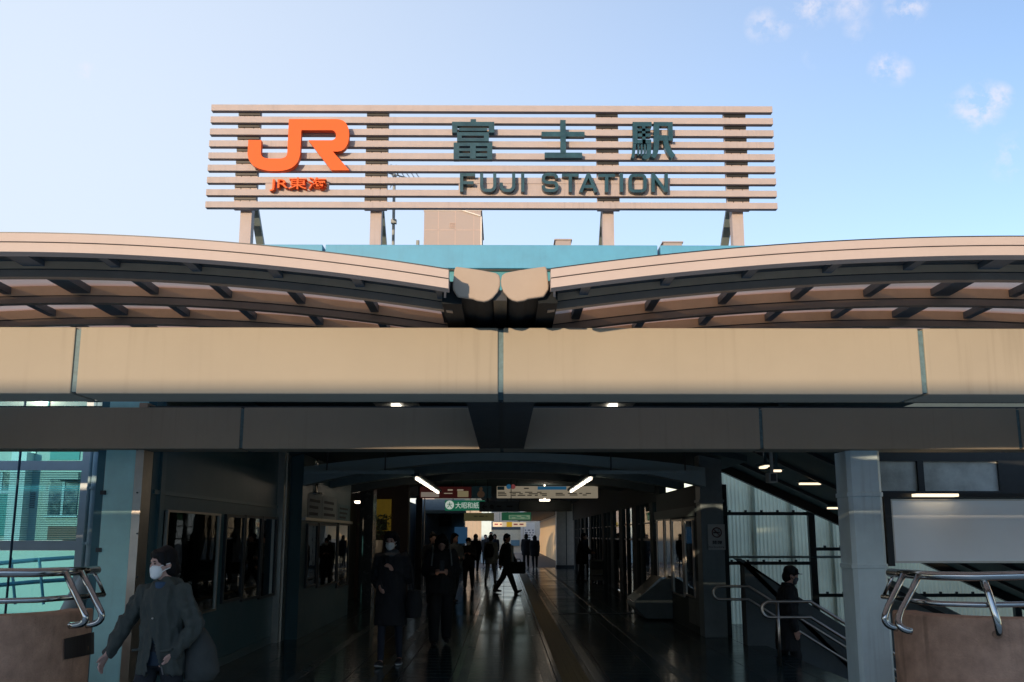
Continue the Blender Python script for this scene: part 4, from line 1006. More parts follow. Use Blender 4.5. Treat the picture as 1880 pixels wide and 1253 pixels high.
# lamps in the slot between the beams
for px_, lb in ((728, 'lit white ceiling lamp left of the centre beam, between the two cross beams'), (1124, 'lit white ceiling lamp right of the centre beam, between the two cross beams')):
    v = at(px_, 746, 13.0); t = thing('eave_lamp', v, lb, 'lamp', 'lamps under the eave')
    m = MB(); m.box(v.x - .055, v.x + .055, v.y - .15, v.y + .35, v.z - .03, v.z + .01); m.build('tube', mat('lamp_eave', (1, .95, .9), .4, emit=(1, .90, .74), estr=1.6), t)
    m = MB(); m.box(v.x - .28, v.x + .28, v.y - .4, v.y + .6, v.z + .011, v.z + .05); m.build('reflector', mat('reflector', (.30, .31, .30), .4), t)
    m = MB(); m.box(v.x - .02, v.x + .02, v.y, v.y + .04, v.z + .05, 3.5); m.build('stem', DARKM, t)
for px_, py, Y, w_, lb in ((664, 922, 24.0, .28, 'tiny bright lamp by the yellow shop panel'), (715, 911, 27.5, .5, 'small slanting lamp above the yellow shop panel'), (1000, 918.5, 32, .32, 'small oval lamp under the white advertising board')):
    v = at(px_, py, Y); m = MB(); m.box(v.x - w_ / 2, v.x + w_ / 2, Y - .2, Y + .2, v.z - .03, v.z + .02); m.box(v.x - .02, v.x + .02, Y - .02, Y + .02, v.z + .02, 3.2)
    tag(m.build('ceiling_lamp', LAMP), lb, 'lamp', 'ceiling lamps of the concourse')

def hang(name, label, Y, pa, pb, M, depth=.12, parts=None, top=3.2):
    a, c = at(*pa, Y), at(*pb, Y); t = thing(name, Vector(((a.x + c.x) / 2, Y, c.z)), label, 'sign', 'hanging signs in the concourse')
    m = MB(); m.box(a.x, c.x, Y, Y + depth, c.z, a.z); m.build('panel', M, t, bevel=.01)
    for q in (.2, .8): x = a.x + (c.x - a.x) * q; m = MB(); m.tube([(x, Y + depth / 2, a.z), (x, Y + depth / 2, max(top, a.z + .05))], .012, 6); m.build('rod', DARKM, t)
    return t, a, c
def lit(name, col, s): return mat(name, tuple(c_ * .45 for c_ in col), .4, emit=col, estr=s * .40, var=.1)
def lines(t, Y, pa, pb, n, M, seed=1):
    rr = random.Random(seed); a, c = at(*pa, Y), at(*pb, Y); m = MB(); h = (a.z - c.z) / n
    for i in range(n):
        x = a.x
        while x < c.x - .05:
            w_ = rr.uniform(.08, .35); m.box(x, min(x + w_, c.x), Y - .006, Y - .001, a.z - h * i - h * .7, a.z - h * i - h * .15); x += w_ + rr.uniform(.05, .2)
    m.build('print', M, t)
YA = 29.2
DR = lit('ad_red', (.12, .02, .018), .2); AW = lit('ad_white', (.85, .72, .52), .26); AB = lit('ad_blue', (.04, .22, .42), .35)
t, a, c = hang('advertising_board', 'dark red backlit advertising board at the left of the row', YA, (771, 894), (865, 915), DR)
lines(t, YA, (822, 898), (862, 903), 1, AW, 3)
p, q = at(840, 902, YA), at(860, 913, YA); m = MB(); m.box(p.x, q.x, YA - .008, YA - .001, q.z, p.z); m.build('price_panel', lit('ad_cream', (.55, .45, .25), .3), t)
p, q = at(773, 904, YA), at(806, 913, YA); m = MB(); m.box(p.x, q.x, YA - .008, YA - .001, q.z, p.z); m.build('caption_panel', lit('ad_cream2', (.6, .5, .42), .3), t)
lines(t, YA, (815, 905), (836, 908), 1, AW, 5)
t, a, c = hang('advertising_board', 'dim blue advertising board with a figure between the red and white boards', YA, (866, 893), (902, 915), lit('ad_dim', (.02, .05, .06), .15))
p = at(883, 906, YA); m = MB(); m.ball((p.x, YA - .0, p.z - .03), (.11, .02, .10)); m.ball((p.x + .0, YA - .0, p.z + .12), (.05, .02, .06)); m.build('pictured_figure', lit('ad_skin', (.22, .13, .08), .15), t, smooth=True)
t, a, c = hang('advertising_board', 'long white backlit advertising board with a blue corner at the right of the row', YA, (912, 893), (1098, 915), AW)
p, q = at(987, 893.5, YA), at(1040, 899.5, YA); m = MB(); m.box(p.x, q.x, YA - .008, YA - .001, q.z, p.z); m.build('blue_field', AB, t)
p, q = at(913, 893.5, YA), at(926, 900, YA); m = MB(); m.box(p.x, q.x, YA - .008, YA - .001, q.z, p.z); m.build('dark_field', lit('ad_dim', (.02, .05, .06), .15), t)
for px_, M_ in ((934, AB), (942, lit('ad_pink', (.5, .12, .12), .3))): 
    p = at(px_, 894, YA); m = MB(); m.tube([(p.x, YA - .01, p.z), (p.x, YA - .001, p.z)], .07, 14); m.build('dot', M_, t)
lines(t, YA, (962, 895.5), (975, 899), 1, INK, 8); lines(t, YA, (914, 903), (1004, 911.5), 3, INK, 11); lines(t, YA, (1020, 905), (1085, 911), 2, INK, 12)

G = lit('sign_green', (.015, .20, .11), .5)
YG2 = 31.0
t, a, c = hang('hanging_sign', 'green backlit hanging sign with a white star badge and characters', YG2, (817, 919), (890, 938), G)
p = at(825.5, 927.5, YG2); CW = lit('sign_white', (.8, .9, .8), .55)
m = MB(); m.tube([(p.x, YG2 - .012, p.z), (p.x, YG2 - .001, p.z)], .135, 24); m.build('badge', CW, t)
text('badge_mark', '大', p.x - .085, p.x + .085, p.z - .085, p.z + .085, YG2 - .018, .008, lit('sign_green', (.015, .20, .11), .5), t, bold=.02)
p, q = at(836, 934, YG2), at(890, 922.5, YG2); text('lettering', '大昭和紙工', p.x, q.x, p.z, q.z, YG2 - .01, .01, CW, t, bold=.006)
YDk = 28.0
t, a, c = hang('hanging_sign', 'dark grey direction sign with a left arrow overlapping the green sign', YDk, (880, 921), (953, 940), mat('dir_sign', (.10, .13, .15), .4), .15, top=3.15)
p, q = at(885, 936, YDk), at(894, 926, YDk); text('arrow', '←', p.x, q.x, p.z, q.z, YDk - .008, .008, BLACK, t, bold=.02)
lines(t, YDk, (912, 928), (941, 933), 1, BLACK, 21); p = at(903, 931, YDk); m = MB(); m.ball((p.x, YDk, p.z), (.06, .01, .06)); m.build('pictogram', BLACK, t)
t, a, c = hang('hanging_sign', 'faded olive hanging sign below the green badge sign', 40, (852, 942), (907, 957), lit('sign_olive', (.14, .13, .06), .35)); lines(t, 40, (870, 947), (895, 950), 1, INK, 4)
t, a, c = hang('hanging_sign', 'small pale green hanging sign further down the hall', 41, (921, 941), (975, 956), lit('sign_green2', (.03, .16, .08), .4)); p, q = at(934, 946, 41), at(973, 954, 41)
m = MB(); m.box(p.x, q.x, 40.985, 40.999, q.z, p.z); m.build('pale_field', lit('sign_pale', (.35, .5, .32), .4), t); lines(t, 40.98, (936, 947), (970, 953), 2, lit('sign_green', (.015, .20, .11), .5), 6)
t, a, c = hang('hanging_sign', 'white and yellow backlit sign at the far end of the passage', 60, (905, 959), (966, 967.5), lit('sign_far', (.9, .70, .45), .6)); p, q = at(930, 959, 60), at(940, 967.5, 60)
m = MB(); m.box(p.x, q.x, 59.98, 59.999, q.z - .01, p.z + .01); m.build('yellow_field', lit('sign_yellow', (.7, .4, .02), .6), t); lines(t, 59.99, (908, 961), (928, 966), 1, lit('ad_pink', (.5, .12, .12), .3), 9); lines(t, 59.99, (943, 961), (964, 966), 1, lit('ad_pink', (.5, .12, .12), .3), 10)
t, a, c = hang('header_board', 'dark suspended header board right of the direction sign', 33, (953, 919), (1050, 939), mat('header_dk', (.04, .05, .05), .5), .3)

# left side of the hall: pillar, yellow shop panel, plant, glass door posts, white ticket wall
m = MB(); a, c = at(656, 1100, 23), at(686, 905, 23); m.box(a.x, c.x, 23, 23.6, 0, 3.3); tag(m.build('dark_pillar', mat('pillar_black', (.03, .035, .035), .25)), 'dark glossy pillar left of the yellow shop panel', 'pillar')
t = thing('yellow_panel', at(700, 975, 27), 'lit yellow shop panel behind the plant', 'shop panel')
a, c = at(687, 917, 27), at(717, 975, 27); m = MB(); m.box(a.x, c.x, 27, 27.1, c.z, a.z); m.build('panel', YEL, t)
m = MB(); m.box(a.x - .8, c.x + .45, 27.11, 27.4, 0, 3.3); m.build('shop_wall', mat('shop_wall', (.05, .03, .025), .6), t)
a, c = at(692, 954, 26.97), at(710, 974, 26.97); m = MB(); m.box(a.x, c.x, 26.96, 26.99, c.z, a.z); m.build('dark_picture', mat('dark_pic', (.03, .03, .025), .6, var=.6, scale=12), t)
t = thing('potted_plant', (at(692, 1090, 25).x, 25, 0), 'leafy plant in a pale vase before the yellow panel', 'plant')
p = at(694, 992, 25); m = MB(); m.loft([((p.x, 25, .0), .10, .10), ((p.x, 25, .4), .14, .14), ((p.x, 25, 1.2), .10, .10), ((p.x, 25, p.z), .12, .12)]); m.build('vase', mat('vase', (.5, .42, .33), .3), t, smooth=True)
rr = random.Random(4); m = MB()
for i in range(260):
    d = Vector((rr.gauss(0, .17), rr.gauss(0, .15), rr.uniform(.0, .62))); c = Vector((p.x, 25, p.z)) + d; u = Vector((rr.uniform(-1, 1), rr.uniform(-1, 1), rr.uniform(-1, 1))).normalized() * .06; w_ = u.cross(Vector((rr.uniform(-1, 1), rr.uniform(-1, 1), 1))).normalized() * .02
    m.add([c - u, c + w_, c + u, c - w_], [(0, 1, 2, 3)])
m.build('foliage', mat('plant_leaf', (.05, .08, .04), .5, var=.5), t)
t = thing('entrance_doors', (-3.3, 31, 0), 'dark glazed entrance doors with bright edges on the left of the hall', 'doors')
for px_, Y, w_, M_ in ((722, 30, 8, DARKM), (741, 31, 22, mat('door_teal', (.05, .08, .09), .3)), (768, 33, 14, BLACK), (778, 33.5, 4, STEELB)):
    a, c = at(px_ - w_ / 2, 1090, Y), at(px_ + w_ / 2, 930, Y); m = MB(); m.box(a.x, c.x, Y, Y + .1, 0, 2.9); m.build('door_leaf' if w_ > 15 else 'post', M_, t)
m = MB(); a, c = at(717, 922, 30), at(782, 940, 33); m.box(a.x - .6, c.x, 29.6, 29.9, 2.75, 3.2); m.build('door_header', DARKM, t)
t = thing('ticket_office', (-2.6, 45, 0), 'pale ticket office wall with dark upper window on the left of the hall', 'office wall')
a, c = at(784, 943, 45), at(851, 1050, 45); m = MB(); m.box(-3.94, c.x, 45, 46.5, 0, 3.2); m.build('wall', mat('office_wall', (.26, .27, .25), .6), t)
a, c = at(806, 946, 45), at(829, 967, 45); m = MB(); m.box(a.x, c.x, 44.95, 45.0, c.z, a.z); m.build('window', BLACK, t)
a, c = at(835, 968, 45), at(858, 998, 45); m = MB(); m.box(a.x, c.x, 44.8, 44.99, c.z, a.z); s_ = m.build('screen', mat('office_screen', (.02, .04, .07), .3, emit=(.02, .06, .12), estr=.3), t)
a, c = at(780, 937, 44.5), at(855, 943, 44.5); m = MB(); m.box(a.x, c.x, 44.5, 45.2, c.z, a.z); m.build('header', mat('off_head', (.3, .28, .2), .5), t)
t = thing('beige_wall', (-2, 62, 0), 'sunlit beige panelled wall beyond the ticket office', 'wall')
a, c = at(822, 942, 62), at(886, 1040, 62); m = MB(); m.box(a.x - 1.5, c.x, 62, 63, 0, a.z + .3); m.build('wall', AMBERW, t)
m = MB()
for i in range(9): x = a.x + (c.x - a.x) * i / 9; m.box(x, x + .03, 61.98, 62.0, 1.2, a.z + .3)
m.build('batten', mat('beige_batten', (.5, .38, .27), .6), t)
m = MB(); m.box(a.x - 1.5, c.x + .02, 61.96, 61.999, 0, 1.25); m.build('dado', mat('dado', (.35, .34, .30), .5), t)
a, c = at(884, 945, 61), at(902, 1012, 61); m = MB(); m.box(a.x, c.x, 61, 61.5, 0, 3.2); tag(m.build('grey_post', GREYP), 'grey post between the beige wall and the far opening', 'post')

# right side passage
t = thing('passage_side_wall', (3.5, 52, 0), 'long pale wall with posters along the right of the far passage', 'wall')
m = MB(); m.box(3.42, 3.7, 52.3, 96, 0, 2.95); m.build('wall', PASSW, t)
m = MB(); m.box(3.36, 3.42, 52.3, 96, 0, 1.62); m.build('dado', PASSW, t)
m = MB(); m.box(3.40, 3.425, 52.3, 96, 2.80, 2.96); m.build('cornice', mat('cornice', (.45, .40, .33), .5), t)
for y0, y1, z0, z1 in ((55.5, 60.5, .72, 1.42), (53.4, 54.6, .9, 1.5)):
    m = MB(); m.box(3.345, 3.361, y0, y1, z0, z1); m.build('poster', mat('pass_poster', (.32, .30, .28), .4, var=.5, scale=3), t)
t = thing('passage_post', (3.3, 51.6, 0), 'pale square post at the mouth of the far passage', 'post')
a, c = at(1021, 1043, 51.6), at(1056, 943, 51.6); m = MB(); m.box(a.x + .02, c.x, 51.4, 52.2, 0, 3.2); m.build('shaft', mat('post_pale', (.52, .49, .42), .5), t)
m = MB(); m.box(a.x - .02, c.x + .1, 51.3, 52.2, 0, .14); m.build('plinth', DARKM, t)
m = MB(); x = at(1040, 1000, 51.4).x; m.box(x - .02, x + .02, 51.385, 51.4, .15, 3.2); m.build('groove', DARKM, t)
t = thing('lit_panel', (3.7, 49, 0), 'narrow warm lit panel beside the passage post', 'panel')
a, c = at(1061, 1043, 49.8), at(1082, 945, 49.8); m = MB(); m.box(a.x, c.x, 49.8, 50.2, 0, 3.1); m.build('panel', mat('panel_warm', (.52, .45, .33), .5), t)
m = MB(); m.box(a.x + .1, a.x + .3, 49.77, 49.8, 2.3, 2.6); m.build('notice', INK, t)
m = MB(); m.box(1.3, 3.75, 52.3, 96, 2.96, 3.1); tag(m.build('passage_ceiling', mat('pass_ceiling', (.13, .11, .10), .6)), 'dim strip ceiling along the right of the far passage', 'ceiling')
# end of the passage: shutter front
YE = 104.0
t = thing('end_frontage', (0, YE, 0), 'pale shuttered frontage closing the far end of the passage', 'building')
m = MB(); m.box(-12, 14, YE, YE + 4, -5, 4.2); m.build('wall', mat('end_wall', (.62, .58, .50), .6), t)
a, c = at(893, 968, YE), at(957, 973, YE); m = MB(); m.box(a.x, c.x, YE - .12, YE, c.z, a.z); m.build('sign_band', mat('end_band', (.06, .09, .12), .5), t)
a, c = at(893, 973, YE), at(957, 1003, YE); m = MB(); m.box(a.x, c.x, YE - .08, YE, c.z, a.z); m.build('shutter', mat('end_shutter', (.66, .62, .48), .5), t)
for px_ in (889, 958): v = at(px_, 990, YE - .5); m = MB(); m.box(v.x - .12, v.x + .12, YE - .6, YE - .4, -1, 4.2); m.build('post', WHITE, t)
a, c = at(938, 992, YE - 1), at(954, 1003, YE - 1); m = MB(); m.box(a.x, c.x, YE - 1, YE - .8, c.z, a.z); m.build('blue_banner', mat('banner_blue', (.10, .22, .30), .5), t)
a, c = at(962, 960, YE - 2), at(982, 1003, YE - 2); m = MB(); m.box(a.x, c.x, YE - 2, YE - 1.9, c.z - .5, a.z); m.build('poster_wall', WHITE, t)
lines(t, YE - 2.0, (964, 972), (980, 990), 4, mat('ink_grey', (.2, .2, .22), .6), 14)
# A-board and stand on the right
t = thing('sandwich_board', (3.0, 35, 0), 'small easel signboard standing by the right-hand glazing', 'signboard')
a, c = at(1082, 1028, 35), at(1112, 1066, 35); m = MB(); m.box(a.x, c.x, 35, 35.06, c.z, a.z); m.build('board', mat('aboard', (.14, .16, .15), .5), t)
m = MB()
for x in (a.x + .04, c.x - .04): m.tube([(x, 35.0, 0), (x, 35.03, c.z + .1)], .015, 6); m.tube([(x, 35.4, 0), (x, 35.05, a.z)], .015, 6)
m.build('easel_leg', STEELB, t); m = MB(); m.box(a.x + .1, c.x - .05, 34.96, 35.0, (a.z + c.z) / 2 - .2, (a.z + c.z) / 2 - .17); m.build('tray', STEEL, t)
m = MB(); m.box(a.x + .06, c.x - .06, 34.992, 35.0, (a.z + c.z) / 2 + .02, a.z - .06); m.build('print', INK, t)

m = MB(); m.box(-3.6, 4.2, 52.22, 52.5, 3.05, 4.6); tag(m.build('end_lintel', mat('lintel', (.055, .08, .085), .6)), 'dark lintel wall where the hall narrows into the far passage', 'wall')
from mathutils import noise
# ------------------------------------------------------------------ people
def rotm(yaw=0, pitch=0, roll=0):
    return Matrix.Rotation(R(yaw), 3, 'Z') @ Matrix.Rotation(R(pitch), 3, 'X') @ Matrix.Rotation(R(roll), 3, 'Y')
class Fig:
    """a figure 1.65 m tall facing -Y, built around joints, then scaled to its height"""
    def __init__(s, name_label, loc, rz, h=1.65, legs=((8, 5), (-8, 10)), arms=None, head=(0, 0, 0), lean=0, vox=.014, cat='person'):
        s.t = thing('person', loc, name_label, 'person', None, R(rz)); s.k = h / 1.65; s.vox = vox; s.lean = lean
        s.hip, s.knee, s.ank = [], [], []
        for sd, (th, kb) in zip((-1, 1), legs):
            h_ = Vector((sd * .085, 0, .86)); k_ = h_ + .40 * Vector((sd * .03, -math.sin(R(th)), -math.cos(R(th))))
            a_ = k_ + .385 * Vector((0, -math.sin(R(th - kb)), -math.cos(R(th - kb)))); s.hip.append(h_); s.knee.append(k_); s.ank.append(a_)
        s.foot = []
        low = min(a.z for a in s.ank) - .075
        for L_ in (s.hip, s.knee, s.ank):
            for v in L_: v.z -= low
        s.dz = -low
        s.legs = legs
        ln = R(lean); s.up = lambda v: Vector((v[0], v[1] * math.cos(ln) - (v[2] - .9) * math.sin(ln), .9 + (v[2] - .9) * math.cos(ln) + v[1] * math.sin(ln))) + Vector((0, 0, s.dz))
        arms = arms or (((-.12, 0, -1), (-.05, -.25, -1)), ((.12, 0, -1), (.05, -.25, -1)))
        s.sh, s.el, s.wr, s.hd = [], [], [], []
        for sd, (u, f) in zip((-1, 1), arms):
            a = s.up((sd * .160, 0, 1.325)); e = a + Vector(u).normalized() * .27; w_ = e + Vector(f).normalized() * .235
            s.sh.append(a); s.el.append(e); s.wr.append(w_); s.hd.append(Vector(f).normalized())
        s.hm = rotm(*head); s.nb = s.up((0, .0, 1.385)); s.hc = s.nb + s.hm @ Vector((0, -.022, .148))
    def H(s, x, y, z): return s.hc + s.hm @ Vector((x, y, z))
    def fin(s, mb, name, mats, parent=None, vox=None, smooth=True, raw=False, fold=0.0, cut=None):
        mb.v = [tuple(Vector(v) * s.k) for v in mb.v]
        o = mb.build(name, mats, parent or s.t, smooth=smooth, remesh=0 if raw else (vox or s.vox), world=False)
        if fold and not raw:                                   # cloth folds pressed into the surface
            me = o.data; off = random.uniform(0, 50)
            ns = [v.normal.copy() for v in me.vertices]
            for v, n_ in zip(me.vertices, ns):
                p = v.co; a = noise.noise(Vector((p.x * 15 + off, p.y * 15, p.z * 5 + p.x * 6))); b_ = noise.noise(Vector((p.x * 30, p.y * 30 + off, p.z * 17)))
                v.co = p + n_ * fold * (1.3 * (abs(a) * -2 + .5) + .5 * b_)
            if cut:
                bm = bmesh.new(); bm.from_mesh(me); bmesh.ops.delete(bm, geom=[f for f in bm.faces if cut(f.calc_center_median() / s.k)], context='FACES'); bm.to_mesh(me); bm.free()
            me.update()
        return o
    def body(s, skin=SKIN, fingers=True):
        m = MB()
        m.ball(s.H(0, .012, .025), (.074, .092, .088), 0, s.hm); m.ball(s.H(0, -.022, -.035), (.056, .064, .072), 0, s.hm); m.ball(s.H(0, -.045, -.075), (.032, .034, .028), 0, s.hm)
        m.ball(s.H(0, -.088, -.018), (.012, .018, .022), 0, s.hm); m.ball(s.H(0, -.076, .022), (.045, .014, .010), 0, s.hm)
        m.ball(s.H(0, -.078, -.055), (.022, .012, .009), 0, s.hm)
        for sd in (-1, 1): m.ball(s.H(sd * .074, .012, -.015), (.010, .020, .030), 0, s.hm)
        m.capsule(s.nb - Vector((0, 0, .05)), s.hc + s.hm @ Vector((0, .02, -.06)), .054, .048)
        m.loft([(s.up((0, 0, .84)), .150, .095), (s.up((0, 0, .93)), .152, .098), (s.up((0, 0, 1.05)), .118, .085), (s.up((0, 0, 1.2)), .140, .098), (s.up((0, 0, 1.32)), .160, .085), (s.up((0, 0, 1.39)), .07, .06)])
        for i in (0, 1):
            m.capsule(s.sh[i], s.el[i], .047, .037); m.capsule(s.el[i], s.wr[i], .037, .026)
            m.capsule(s.hip[i], s.knee[i], .066, .042); m.capsule(s.knee[i], s.ank[i], .040, .030)
            d = s.foot_dir(i); m.capsule(s.ank[i] + Vector((0, .0, -.03)), s.ank[i] + d * .13 + Vector((0, 0, -.045)), .035, .026)
            s.hand(m, i, fingers)
        return s.fin(m, 'body', skin)
    def foot_dir(s, i):
        th, kb = s.legs[i]; a = R(th - kb); lift = s.ank[i].z - .075
        p = max(-.9, min(.6, (-.9 if lift > .04 and th < 0 else a if th > 0 else -lift * 2)))
        return Vector((.06 * (-1, 1)[i], -math.cos(p), math.sin(p))).normalized()
    def hand(s, m, i, fingers):
        w_, d = s.wr[i], s.hd[i]; sd = (-1, 1)[i]
        sx = d.cross(Vector((1, 0, 0))); sx = sx.normalized() if sx.length > .1 else Vector((0, 1, 0))   # across the palm, roughly fore-aft
        nx = d.cross(sx).normalized()
        m.loft([(w_ + d * .005, .026, .018, sx, nx), (w_ + d * .04, .036, .016, sx, nx), (w_ + d * .085, .038, .014, sx, nx)])
        if not fingers: m.capsule(w_ + d * .08, w_ + d * .15, .026, .018); return
        for j, (o, ln) in enumerate(((-.028, .066), (-.010, .075), (.009, .070), (.027, .055))):
            a = w_ + d * .08 + sx * o; inw = -nx * (1 if i == 0 else -1)
            b_ = a + (d * .95 + inw * .25).normalized() * ln * .5; c = b_ + (d * .65 + inw * .7).normalized() * ln * .5
            m.capsule(a, b_, .0095, .0085); m.capsule(b_, c, .0085, .007)
        fwd = sx if sx.y < 0 else -sx
        a = w_ + d * .025 + fwd * .028; b_ = a + (d * .7 + fwd * .6).normalized() * .04; m.capsule(a, b_, .012, .010); m.capsule(b_, b_ + d * .03, .010, .008)
    def hair(s, style='short', M=HAIR):
        m = MB(); m.ball(s.H(0, .022, .040), (.088, .098, .092), 0, s.hm); m.ball(s.H(0, .05, -.02), (.080, .072, .09), 0, s.hm)
        if style != 'bald':
            for sd in (-1, 1): m.ball(s.H(sd * .060, -.042, .066), (.030, .028, .030), 0, s.hm)
            m.ball(s.H(0, -.052, .085), (.048, .026, .022), 0, s.hm)
        if style == 'bob':
            for sd in (-1, 1): m.capsule(s.H(sd * .072, .015, .03), s.H(sd * .080, .015, -.085), .034, .030)
            m.capsule(s.H(0, .06, .0), s.H(0, .07, -.10), .07, .055)
            m.ball(s.H(0, -.02, .10), (.07, .06, .035), 0, s.hm)
        if style == 'low': 
            m.ball(s.H(0, .105, -.055), (.045, .040, .045), 0, s.hm)
            for sd in (-1, 1): m.capsule(s.H(sd * .070, -.035, .06), s.H(sd * .076, -.028, -.005), .020, .010)
            m.ball(s.H(.028, -.062, .070), (.046, .026, .030), 0, s.hm); m.capsule(s.H(.050, -.060, .055), s.H(.070, -.040, .0), .016, .008); m.capsule(s.H(-.030, -.066, .075), s.H(-.064, -.045, .030), .014, .008); m.capsule(s.H(0, .075, -.03), s.H(.01, .085, -.12), .055, .03)
        if style == 'bun': m.ball(s.H(0, .05, .125), (.045, .045, .04), 0, s.hm)
        if style == 'long':
            for sd in (-1, 1): m.capsule(s.H(sd * .068, .02, .03), s.H(sd * .085, .03, -.17), .036, .028)
            m.capsule(s.H(0, .06, .0), s.H(0, .07, -.2), .07, .05)
        return s.fin(m, 'hair', M, fold=.005)
    def hood(s, M):
        m = MB(); m.ball(s.H(0, .03, .02), (.105, .115, .125), 0, s.hm); m.capsule(s.H(0, .05, -.06), s.nb + Vector((0, .05, -.02)), .09, .11); return s.fin(m, 'hood', M)
    def cap(s, M):
        m = MB(); m.ball(s.H(0, .018, .055), (.092, .104, .078), 0, s.hm); m.loft([(s.H(0, -.10, .040), .07, .05), (s.H(0, -.11, .048), .07, .05)]); return s.fin(m, 'cap', M)
    def mask(s, M=MASKM):
        m = MB(); m.ball(s.H(0, -.050, -.052), (.060, .046, .056), 0, s.hm); m.ball(s.H(0, -.084, -.036), (.020, .020, .034), 0, s.hm); m.ball(s.H(0, -.062, -.080), (.040, .034, .034), 0, s.hm)
        o = s.fin(m, 'mask', M, vox=.007)
        for sd in (-1, 1):
            q = MB(); q.tube([s.H(sd * .050, -.055, -.02), s.H(sd * .072, -.02, -.005), s.H(sd * .084, .015, .002)], .0035, 6); q.tube([s.H(sd * .046, -.055, -.075), s.H(sd * .070, -.02, -.045), s.H(sd * .083, .015, -.03)], .0035, 6); s.fin(q, 'ear_loop', M, parent=o, raw=True)
        return o
    def eyes(s):
        for sd in (-1, 1):
            m = MB(); m.ball(s.H(sd * .030, -.080, .003), (.012, .006, .006), 0, s.hm, 10, 8); s.fin(m, 'eye', mat('eye_dark', (.02, .015, .012), .2), raw=True)
            m = MB(); m.ball(s.H(sd * .031, -.084, .021), (.017, .006, .0035), 0, s.hm, 10, 8); s.fin(m, 'eyebrow', HAIR, raw=True)
    def coat(s, M, hem=.62, puff=1.0, name='coat', openf=0.0, collar=True, hemw=.205, sleeves=True, up=1.36, fold=.007, cut=None):
        m = MB(); q = puff
        rings = []
        zs = [hem, hem + .08, .80, .95, 1.08, 1.22, up - .02, up + .045]
        ws = [hemw, hemw * .985, .190, .178, .172, .180, .148, .075]; ds = [hemw * .72, hemw * .72, .140, .130, .128, .132, .112, .07]
        for z, a, b_ in zip(zs, ws, ds):
            if z < hem + .02 or z > hem + .09 or z == zs[1]: rings.append((s.up((0, 0, z)) if z > .8 else Vector((0, 0, z + s.dz)) , a * q, b_ * q))
        rings.sort(key=lambda r_: r_[0].z); m.loft(rings)
        if collar: m.loft([(s.nb + Vector((0, .005, -.04)), .085 * q, .080 * q), (s.nb + Vector((0, .01, .02)), .074, .074), (s.nb + Vector((0, .015, .045)), .066, .068)])
        for i in (0, 1):
            if not sleeves: continue
            m.ball(s.sh[i], .068 * q); m.capsule(s.sh[i], s.el[i], .068 * q, .060 * q); m.capsule(s.el[i], s.el[i].lerp(s.wr[i], .95), .062 * q, .047 * q)
            a, b_ = s.sh[i], s.el[i]                                   # creases of the sleeve
            for f_ in (.35, .62, .9): m.ball(a.lerp(b_, f_) + Vector((0, -.01, 0)), .071 * q * (1.04 - .1 * f_), nu=12, nv=8)
            for f_ in (.3, .6): m.ball(s.el[i].lerp(s.wr[i], f_), .061 * q * (1 - .18 * f_), nu=12, nv=8)
        return s.fin(m, name, M, fold=fold, cut=cut)
    def trousers(s, M, wide=1.0):
        m = MB(); m.loft([(s.hip[0].lerp(s.hip[1], .5) + Vector((0, 0, -.07)), .14, .10), (s.up((0, 0, .93)), .160, .108), (s.up((0, 0, 1.0)), .150, .1)])
        for i in (0, 1):
            m.capsule(s.hip[i], s.knee[i], .090, .066 * wide); m.capsule(s.knee[i], s.knee[i].lerp(s.ank[i], .96), .064 * wide, .048 * wide)
        return s.fin(m, 'trousers', M, fold=.0035)
    def shoes(s, M=SHOE, sole=None):
        for i in (0, 1):
            d = s.foot_dir(i); sx = d.cross(Vector((0, 0, 1))).normalized(); u = sx.cross(d)
            b_ = s.ank[i] + u * -.045
            m = MB(); m.loft([(b_ - d * .07, .028, .03, sx, u), (b_ - d * .04, .036, .045, sx, u), (b_ + d * .02, .038, .048, sx, u), (b_ + d * .09, .044, .034, sx, u), (b_ + d * .15, .040, .026, sx, u), (b_ + d * .185, .022, .016, sx, u)])
            o = s.fin(m, 'shoe', M, vox=min(s.vox, .012))
            if sole:
                m = MB(); m.loft([(b_ - d * .075 - u * .028, .030, .011, sx, u), (b_ - u * .030, .042, .012, sx, u), (b_ + d * .10 - u * .026, .047, .012, sx, u), (b_ + d * .19 - u * .020, .028, .010, sx, u)]); s.fin(m, 'sole', sole, parent=o, raw=True)
    def world(s, v): return s.t.location + Matrix.Rotation(s.t.rotation_euler.z, 3, 'Z') @ (Vector(v) * s.k)
def cloth(name, c, **k): return mat(name, c, .85, var=.18, scale=14, bump=.35, bscale=45, **k)
BLK = cloth('cloth_black', (.012, .013, .015)); NAVY = cloth('cloth_navy', (.016, .022, .035)); OLIVE = cloth('cloth_olive', (.046, .050, .040)); GREYC = cloth('cloth_grey', (.10, .11, .11))
LGREY = cloth('cloth_light_grey', (.24, .25, .24)); SHIRT = cloth('cloth_shirt', (.50, .50, .47)); BROWNC = cloth('cloth_brown', (.035, .028, .022)); DENIM = cloth('cloth_denim', (.03, .06, .10))

def stand(px, py, Y):   # floor position below a pixel at a distance
    v = at(px, py, Y); return Vector((v.x, Y, 0.0))

